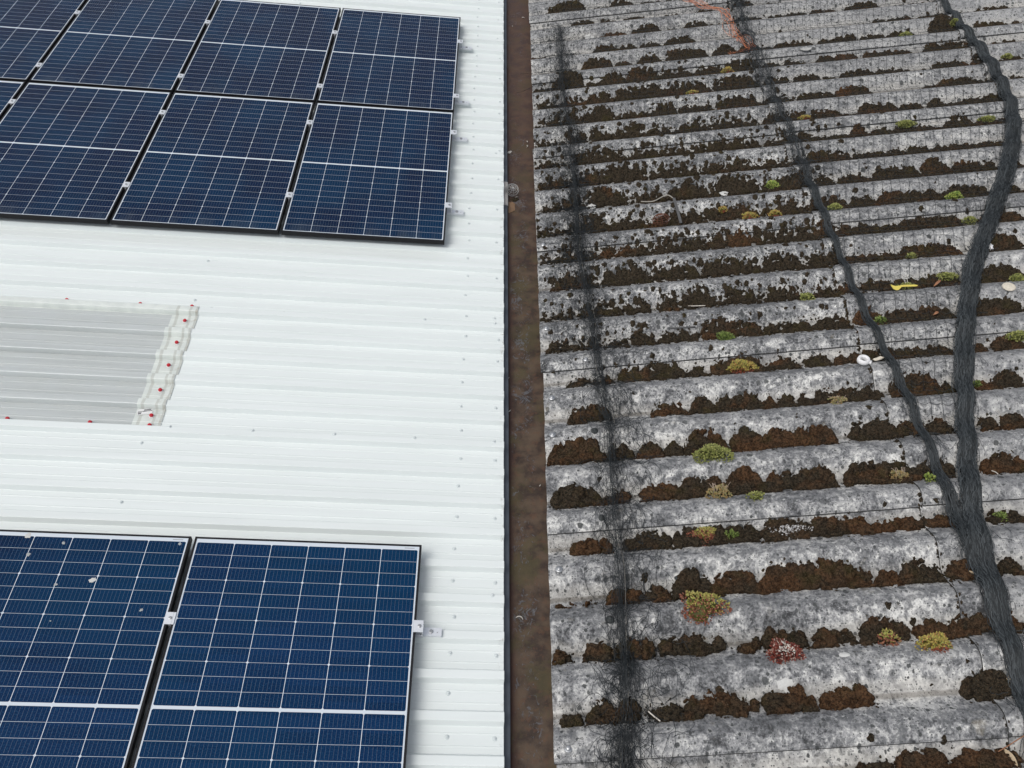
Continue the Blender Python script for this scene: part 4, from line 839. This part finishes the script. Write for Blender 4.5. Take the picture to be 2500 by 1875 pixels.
curls([q for q in NET_C if 4.3 < q[1] < 5.6], 260, -.04, .06, 4.6, 5.6, .0014, 33, net2, 'tangled_threads', (.08, .25), dim=.3)
curls([q for q in NET_C if q[1] < 1.9], 200, -.05, .05, 1.0, 1.9, .0014, 35, net2, 'tangled_threads', (.08, .25), dim=.4)
# pale line running down with it
P = spline(NET_C, .02); P = P[P[:, 1] < 5.6]; q = np.arange(len(P))*.02
for k, (o, am, rr) in enumerate(((.01, .03, .0007),)):
    s = P[:, 0]+o+am*(fbm(q*2.0, q*0+k, 40+k, 2)-.5)*2; v = P[:, 1]
    V, F = strands(RP(s, v, np.maximum(lay(v)+.012, surf(s, v)+.006))[None], rr, 4); mesh_np('pale_line', V, F, M_PALE, net2, False)

# ---- orange twine ---------------------------------------------------------
tw = thing('orange_twine', 'frayed orange baler twine trailing over the far end of the cement roof', 'twine', rp(TWINE[6][0], TWINE[6][1], .04))
def twine(pts, n, wid, seed, step=.012, lift=.03):
    P = spline([(a, b, wid) for a, b in pts], step); m = len(P); t = np.arange(m)*step; rn = np.random.RandomState(seed); th = []
    for k in range(n):
        ph = rn.rand()*50; s = P[:, 0]+wid*(rn.uniform(-1, 1)*.6+1.2*(fbm(t*5+ph, t*0+k, 3, 3)-.5)); v = P[:, 1]+wid*(rn.uniform(-1, 1)*.6+1.6*(fbm(t*5+ph+9, t*0+k, 4, 3)-.5))
        th.append(RP(s, v, np.maximum(surf(s, v)+.004, lay(v)*.6+.008)+lift*rn.rand()*.6))
    return strands(np.array(th), .0017, 3)
V, F = cat([twine(TWINE, 8, .10, 2)]); mesh_np('strands', V, F, M_TWINE, tw, False)
V, F = cat([twine(TWINE2, 4, .03, 4), twine(TWINE3, 9, .07, 5)]); mesh_np('frayed_end', V, F, M_TWINE, tw, False)

# ================================================================== PLANTS
PAL = {'green': [(.13, .20, .035), (.20, .27, .06), (.10, .15, .03)], 'lime': [(.24, .27, .06), (.33, .34, .10), (.17, .20, .05)], 'bright': [(.26, .33, .05), (.36, .42, .09), (.15, .24, .04)],
       'gold': [(.38, .32, .05), (.46, .36, .08), (.34, .17, .05), (.28, .28, .06)], 'mixed': [(.30, .31, .06), (.40, .34, .08)], 'red': [(.18, .028, .022), (.25, .055, .035), (.14, .022, .016), (.38, .28, .23)],
       'grey': [(.42, .42, .43), (.60, .60, .60), (.30, .28, .26)], 'dry': [(.30, .20, .07), (.25, .24, .09), (.36, .28, .14)]}
def make_plant(s, v, wd, ht, kind, label, seed):
    rn = np.random.RandomState(seed); dp = max(wd*.42, min(ht*1.0, wd*.75)); hgt = max(.018, min(.075, ht*.55))
    n = int(np.clip(wd*dp*26000, 60, 620)); V = []; F = []; Cc = []; base = moss_top(s, v)+.012
    if kind == 'grey': hgt = .03; dp = wd*.42; n = 420
    for i in range(n):
        a = rn.rand()*2*PI; q = math.sqrt(rn.rand()); x = q*math.cos(a); y = q*math.sin(a)
        k = 1+.35*math.sin(3*a+seed)+.2*math.sin(5*a+2*seed); x *= .85*k**.5; y *= .85*k**.5
        z0 = hgt*(1-min(1, q*q))*.75; dirv = Vector((x*.9+rn.normal(0, .28), y*.9+rn.normal(0, .28), .75)).normalized()
        ln = rn.uniform(.011, .021)*(1.15 if kind in ('lime', 'green') else 1); r_ = rn.uniform(.0032, .0056)
        b = Vector((x*wd/2, y*dp/2, z0-.004)); side = dirv.orthogonal().normalized(); s2 = dirv.cross(side)
        n0 = len(V); mid = b+dirv*ln*.62
        V += [b]+[mid+(side*math.cos(t)+s2*math.sin(t))*r_ for t in (0, PI/2, PI, 1.5*PI)]+[b+dirv*ln]
        for t in range(4): F += [(n0, n0+1+(t+1) % 4, n0+1+t), (n0+5, n0+1+t, n0+1+(t+1) % 4)]
        pl = PAL[kind]; c = np.array(pl[rn.randint(len(pl))])
        if kind == 'mixed' and (y < -.05+.3*rn.normal() or x < -.55): c = np.array([(.27, .085, .05), (.34, .16, .085), (.20, .05, .03)][rn.randint(3)])
        if kind == 'red' and q < .45 and rn.rand() < .5: c = np.array((.62, .58, .52))
        if kind == 'gold' and y < -.5: c = np.array((.25, .06, .03))
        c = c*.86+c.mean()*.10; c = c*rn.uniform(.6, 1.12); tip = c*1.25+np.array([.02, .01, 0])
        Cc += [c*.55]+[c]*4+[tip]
    if kind not in ('grey', 'dry'):      # the leafy mound the shoots stand on
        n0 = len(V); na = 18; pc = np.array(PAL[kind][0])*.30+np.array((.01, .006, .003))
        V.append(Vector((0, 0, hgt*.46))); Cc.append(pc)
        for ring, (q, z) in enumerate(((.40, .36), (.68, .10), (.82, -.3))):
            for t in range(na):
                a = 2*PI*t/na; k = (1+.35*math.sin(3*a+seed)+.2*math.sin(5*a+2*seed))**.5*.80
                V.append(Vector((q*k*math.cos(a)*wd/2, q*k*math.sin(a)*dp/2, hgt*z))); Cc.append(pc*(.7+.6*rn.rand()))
        for t in range(na):
            F.append((n0, n0+1+t, n0+1+(t+1) % na))
            for r0 in (0, 1):
                p0 = n0+1+r0*na+t; p1 = n0+1+r0*na+(t+1) % na; F += [(p0, p0+na, p1+na), (p0, p1+na, p1)]
    if kind == 'dry':      # bare wiry stems
        m = MB()
        for i in range(7):
            a = rn.uniform(-.6, .6); p = [Vector((a*wd*.4, -dp*.3, .0)), Vector((a*wd*.45+rn.normal(0, .012), 0, hgt*.7)), Vector((a*wd*.6+rn.normal(0, .015), dp*.35, hgt))]
            m.tube(p, .0012, 4)
        n0 = len(V); V += [Vector(p) for p in m.v]
        for f in m.f:
            for i in range(1, len(f)-1): F.append((n0+f[0], n0+f[i], n0+f[i+1]))
        Cc += [np.array((.38, .30, .24))]*len(m.v)
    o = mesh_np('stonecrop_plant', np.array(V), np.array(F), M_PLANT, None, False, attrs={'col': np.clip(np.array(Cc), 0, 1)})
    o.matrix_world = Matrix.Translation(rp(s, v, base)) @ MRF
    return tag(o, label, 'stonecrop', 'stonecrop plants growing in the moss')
for i, (s, v, wd, ht, kind, label) in enumerate(PLANT): make_plant(s, v, wd, ht, kind, label, 100+i)

# ================================================================== LITTER
def seat(o, s, v, h, rz=0.0, tilt=0.0):
    o.matrix_world = rmat(s, v, h, rz) @ Matrix.Rotation(tilt, 4, 'X'); return o
def put(o, label, cat_, group=None): return tag(o, label, cat_, group)
mossz = lambda s, v: moss_top(s, v)+.020
# leaf guards
def balloon(mat, rad=.05, hgt=.085, mer=9, rings=(.25, .5, .75), wr=.0016, legs=True):
    m = MB()
    for i in range(mer):
        a = 2*PI*i/mer
        m.tube([Vector((rad*math.sin(t)*math.cos(a), rad*math.sin(t)*math.sin(a), hgt*.45*(1+math.cos(t)))) for t in np.linspace(.0, 2.3, 14)]+([Vector((rad*.5*math.cos(a), rad*.5*math.sin(a), -.035))] if legs else []), wr, 5)
    for z in (.15, .45, .8, 1.15, 1.5, 1.85):
        m.tube([Vector((rad*math.sin(z)*math.cos(a)*1.02, rad*math.sin(z)*math.sin(a)*1.02, hgt*.45*(1+math.cos(z)))) for a in np.linspace(0, 2*PI, 19)], wr*.9, 5, False)
    return m
gd = balloon(M_WIRE).build('leaf_guard', M_WIRE); gd.matrix_world = Matrix.Translation((GUARD[0]+.004, GUARD[1], -.062)) @ Matrix.Rotation(R(32), 4, 'X') @ Matrix.Rotation(R(12), 4, 'Y')
put(gd, 'grey wire balloon guard in the gutter outlet against the white roof edge', 'leaf guard')
bk = balloon(M_RUST, .062, .09, 10, wr=.0018).build('leaf_guard', M_RUST); seat(bk, BASKET[0], BASKET[1], mossz(*BASKET)-.012, .4, R(-20))
put(bk, 'rusty brown wire balloon guard lying loose on the mossy cement roof', 'leaf guard')
# dark wet debris at the outlet
V, F = blob(.030, 5, .016, 30, .8); db = mesh_np('gutter_debris', V, F, M_MOSS, None, True); db.location = (GUARD[0]+.030, GUARD[1]-.075, -.083); put(db, 'small black clump of wet debris beside the gutter outlet guard', 'debris')
# white ring
rg = MB(); pr = [(.020, .0), (.036, .0), (.038, .012), (.034, .028), (.024, .030), (.0185, .018), (.020, 0)]; rg.lathe(pr, 24, None, False, False); rg.box((.034, -.012, .002), (.047, .012, .018))
o = rg.build('plastic_collar', M_WPLA, None, True); seat(o, RING[0], RING[1], mossz(*RING)+.004, R(-30), R(-6)); put(o, 'white plastic ring collar on a ridge just left of the thin net rope', 'plastic ring')
# yellow knife
k0 = rp(KNIFE0[0], KNIFE0[1], .02); k1 = rp(KNIFE1[0], KNIFE1[1], .02); L_ = (k1-k0).length
def outline(pts, t, name, mat):
    n = len(pts); V = [(x, y, 0) for x, y in pts]+[(x, y, t) for x, y in pts]
    F = [tuple(range(n-1, -1, -1)), tuple(range(n, 2*n))]+[(i, (i+1) % n, n+(i+1) % n, n+i) for i in range(n)]
    return MB().add(V, F).build(name, mat)
pts = [(-.5, .16), (-.46, .02), (-.40, -.14), (-.30, -.22), (-.22, -.21), (-.14, -.10), (-.10, .0), (.10, .02), (.40, .03), (.48, .05), (.50, .09), (.48, .13), (.40, .15), (.1, .14), (-.06, .13), (-.18, .08), (-.3, .05), (-.4, .09)]
o = outline([(x*L_, y*L_*.62) for x, y in pts], .006, 'plastic_knife', M_YEL)
kv = (KNIFE0[1]+KNIFE1[1])/2; ks = (KNIFE0[0]+KNIFE1[0])/2
o.matrix_world = Matrix.Translation(rp(ks, kv, mossz(ks, kv)+.008)) @ MRF @ Matrix.Rotation(math.atan2(k1.y-k0.y, k1.x-k0.x), 4, 'Z') @ Matrix.Rotation(R(28), 4, 'X')
put(o, 'yellow plastic knife with a broad curved blade lying on moss under the open net', 'plastic knife')
# lumpy small things
def lump(sx, sy, sz, seed, nm, mat, rag=.35):
    th, ph = np.meshgrid(np.linspace(0, PI, 12), np.linspace(0, 2*PI, 18, endpoint=False), indexing='ij')
    r_ = 1+rag*(fbm(np.sin(th)*np.cos(ph)*2+seed, np.sin(th)*np.sin(ph)*2+np.cos(th), seed, 3)-.5)*2
    V = np.stack([sx*r_*np.sin(th)*np.cos(ph), sy*r_*np.sin(th)*np.sin(ph), sz*r_*np.cos(th)], -1).reshape(-1, 3)
    i = np.arange(11)[:, None]*18; j = np.arange(18)[None]; F = np.stack([i+j, i+18+j, i+18+(j+1) % 18, i+(j+1) % 18], -1).reshape(-1, 4)
    return mesh_np(nm, V, F, mat, None, True)
o = lump(.024, .036, .016, 4, 'white_lump', M_WPLA, .5); seat(o, LUMP[0], LUMP[1], mossz(*LUMP)+.01, R(-15)); put(o, 'white crumpled lump wedged against the right side of the thick net rope', 'litter')
o = lump(.030, .012, .008, 9, 'bone', M_BONE, .6); seat(o, BONE[0], BONE[1], mossz(*BONE)+.006, R(12)); put(o, 'small cream bone fragment between the white ring and the thin net rope', 'bone')
lm = MB(); lm.lathe([(.040, 0), (.039, .004), (.030, .009), (.022, .006), (.016, .009), (.006, .015), (.001, .016)], 22); o = lm.build('limpet_shell', M_BONE, None, True)
seat(o, LIMPET[0], LIMPET[1], moss_top(*LIMPET)+.001); put(o, 'round cream limpet shell on a ridge at the right edge', 'shell')
def flat(rad, seed, s, v, nm, mat, label, cat_, h=.003, sc=(1, 1), rz=0, z=None, rag=.7, group=None):
    V, F = blob(rad, seed, h, 34, rag); V = V*np.array([sc[0], sc[1], 1]); o = mesh_np(nm, V, F, mat, None, True)
    sl_ = math.atan(-AMP*2*PI/PIT*math.sin(2*PI*(v-VC)/PIT)); seat(o, s, v, (moss_top(s, v) if z is None else z)+.001, rz, sl_); return put(o, label, cat_, group)
flat(.034, 3, *SPLAT, 'bird_dropping', M_DROP, 'ragged white bird splat on a bare ridge below a dark red stonecrop', 'bird dropping', .003, rag=.85)
flat(.024, 6, *DISC, 'white_shell', M_DROP, 'smooth white oval shell on a ridge right of the dark red stonecrop', 'shell', .006, (1.1, .7), rag=.2)
flat(.040, 8, *DROP_A, 'bird_dropping', M_DROP, 'small white bird splat on dark moss just right of the torn net strip', 'bird dropping', .010, z=mossz(*DROP_A)-.004)
flat(.042, 9, *DROP_B, 'bird_dropping', M_DROP, 'large white bird splat on dark moss above the golden stonecrop', 'bird dropping', .010, z=mossz(*DROP_B)-.004)
flat(.048, 12, *DROP_C, 'bird_dropping', M_DROP, 'white bird splat high on the cement roof, near the top of the torn net strip', 'bird dropping', .004)
rgm = MB(); rgm.lathe([(.046, 0), (.044, .004), (.038, .003), (.034, .001), (.028, .003), (.020, .004), (.013, .001)], 24, None, False, True); o = rgm.build('limpet_shell', M_FEA0, None, True); seat(o, RINGMARK[0], RINGMARK[1], moss_top(*RINGMARK)+.003, 0, R(-8)); put(o, 'pale ringed shell far up the roof under the open net', 'shell')
def rod(a, b, r, nm, mat, label, cat_, za=.004, zb=.004, bend=0.0, n=8):
    P = []
    for t in np.linspace(0, 1, n):
        s = a[0]*(1-t)+b[0]*t; v = a[1]*(1-t)+b[1]*t; P.append(rp(s, v, max(lay(np.float64(v)) if nm == 'x' else -9, moss_top(s, v)+.018)+za*(1-t)+zb*t)+Vector((bend*math.sin(PI*t), bend*.5*math.sin(PI*t), 0)))
    return put(MB().tube(P, r, 6).build(nm, mat, None, True), label, cat_)
rod(STICK0, STICK1, .0035, 'white_stick', M_STICK, 'short white stick on dark moss at the lower end of the torn net strip', 'stick', .012, .008)
rod(GREY0, GREY1, .0060, 'grey_stick', M_GSTK, 'dark grey straight stick on a ridge above a small green stonecrop', 'stick', -.012, -.012, n=4)
rod(WSTICK0, WSTICK1, .0030, 'white_stick', M_STICK, 'thin pale straw lying level in the moss above the dark grey stick', 'stick', .006, .006, n=4)
P = [rp(*CABLE0, .02), rp(*CABLE1, .032), rp(*CABLE2, .045), rp(*CABLE3, .045)]
cb = MB().tube(spline(np.array([tuple(p) for p in P]), .01), .004, 6).build('cable', M_PALE, None, True); put(cb, 'bent pale cable end above the rusty wire guard', 'cable')
m = MB(); a, b, c = rp(*STRAP0, .052), rp(*STRAP1, .060), rp(*STRAP2, .012)
for p_, q_ in ((a, b), (b, c)):
    d = (q_-p_).normalized(); n_ = d.cross(Vector((0, 0, 1))).normalized()*.010; up_ = Vector((0, 0, .004)); e = d*.003
    m.add([p_-n_-e, p_+n_-e, q_+n_+e, q_-n_+e, p_-n_-up_-e, p_+n_-up_-e, q_+n_-up_+e, q_-n_-up_+e], [(0, 1, 2, 3), (7, 6, 5, 4), (0, 4, 5, 1), (1, 5, 6, 2), (2, 6, 7, 3), (3, 7, 4, 0)])
put(m.build('rubber_strap', M_GSTK), 'dark grey strap hanging over a ridge right of the rusty wire guard', 'strap')
def leaf(s, v, ln, wd, rz, mat, label, seed, tilt=0.2):
    n = 9; V = []; F = []
    for i, t in enumerate(np.linspace(0, 1, n)):
        w_ = wd*math.sin(PI*min(1, t*.97+.02))**.8; z = .010*math.sin(PI*t)+.006*t
        V += [((t-.5)*ln, -w_/2, z+.004), ((t-.5)*ln, 0, z), ((t-.5)*ln, w_/2, z+.005)]
    for i in range(n-1):
        for j in range(2): F.append((i*3+j, i*3+j+1, i*3+j+4, i*3+j+3))
    V2 = [(x, y, z-.0012) for x, y, z in V]; k = len(V); F2 = [tuple(reversed([q+k for q in f])) for f in F]
    o = MB().add(V+V2, F+F2).build('dry_leaf', mat, None, True); seat(o, s, v, mossz(s, v)+.006, rz, tilt); return put(o, label, 'leaf', 'dry leaves on the roof')
leaf(*LEAF_A, .080, .016, R(40), M_LEAF, 'long reddish dry leaf on the moss between the yellow knife and the thick net rope', 1)
leaf(*LEAF_B, .040, .016, R(25), M_LEAF, 'small reddish leaf scrap one ridge below the long reddish leaf', 2)
leaf(*LEAF_C, .045, .015, R(-50), M_LEAFP, 'pale curled leaf against the left side of the net rope near the bottom', 3)
leaf(*LEAF_D, .075, .020, R(-55), M_LEAFP, 'pale narrow leaf at the right edge below the net rope', 4)
leaf(*LEAF_E, .080, .024, R(-70), M_LEAFP, 'pale tan leaf in the bottom right corner', 5)
rod(TWIG0, TWIG1, .0022, 'pine_needle_twig', M_LEAF, 'thin orange brown twig in the bottom right corner', 'twig', .02, .008)
rod(WORM0, WORM1, .0022, 'pale_stalk', M_STICK, 'short white bent stalk on moss right of the joined net rope', 'stalk', .010, .0, .006)
# small litter in the gutter: pale curled feathers and chips
M_FEA = plain('pale_feather', (.46, .44, .40), .8, .2, 0, .2, 120)
glab = ['pale oak leaf lying at the left side of the gutter above the wire guard', 'white feather curl by the flashing in mid gutter, upper of a pair', 'white feather curl by the flashing in mid gutter, lower of a pair',
        'white crescent feather on the gutter floor beside the lower panel', 'pale crescent feather poking from under the cement sheets above the wire guard', 'little white feather curl near the far end of the gutter', 'pale brown leaf scrap under the cement sheet edge near the wire guard',
        'pale straw just below the wire guard', 'tiny pale chip near the far end of the gutter', 'pale orange chip on the gutter floor in the nearer half']
for i, (x, y) in enumerate(GDEB):
    if i == 0:
        pts = [(0, -.5), (.1, -.2), (.35, -.25), (.25, -.02), (.45, .1), (.2, .18), (.22, .42), (0, .5), (-.2, .40), (-.18, .15), (-.42, .05), (-.22, -.05), (-.3, -.28), (-.08, -.2)]
        o = outline([(a*.045, b*.055) for a, b in pts], .0015, 'dry_leaf', M_FEA)
    else:
        ln = [.03, .028, .030, .040, .030, .030, .022, .035, .012, .014][i]; an = np.linspace(-1.2, 1.2, 9) if i not in (7, 8, 9) else np.linspace(-.15, .15, 5); rad = ln/2.0 if i not in (7, 8, 9) else ln/.3
        m = MB(); m.tube([Vector((rad*math.cos(t)-rad*.8, rad*math.sin(t), .003+.004*math.cos(t))) for t in an], [.0008+.0030*math.sin(PI*(j+.5)/len(an)) for j in range(len(an))], 6)
        o = m.build('feather' if i not in (6, 7, 8, 9) else 'leaf_scrap', M_FEA, None, True)
    o.location = (min(x, .20), y, -.0805); o.rotation_euler = (0, 0, (i*1.7) % 3-.8 if i not in (1, 2) else -1.2)
    put(o, glab[i], 'leaf' if i == 0 else ('feather' if i < 6 else 'scrap'), 'small litter in the gutter')
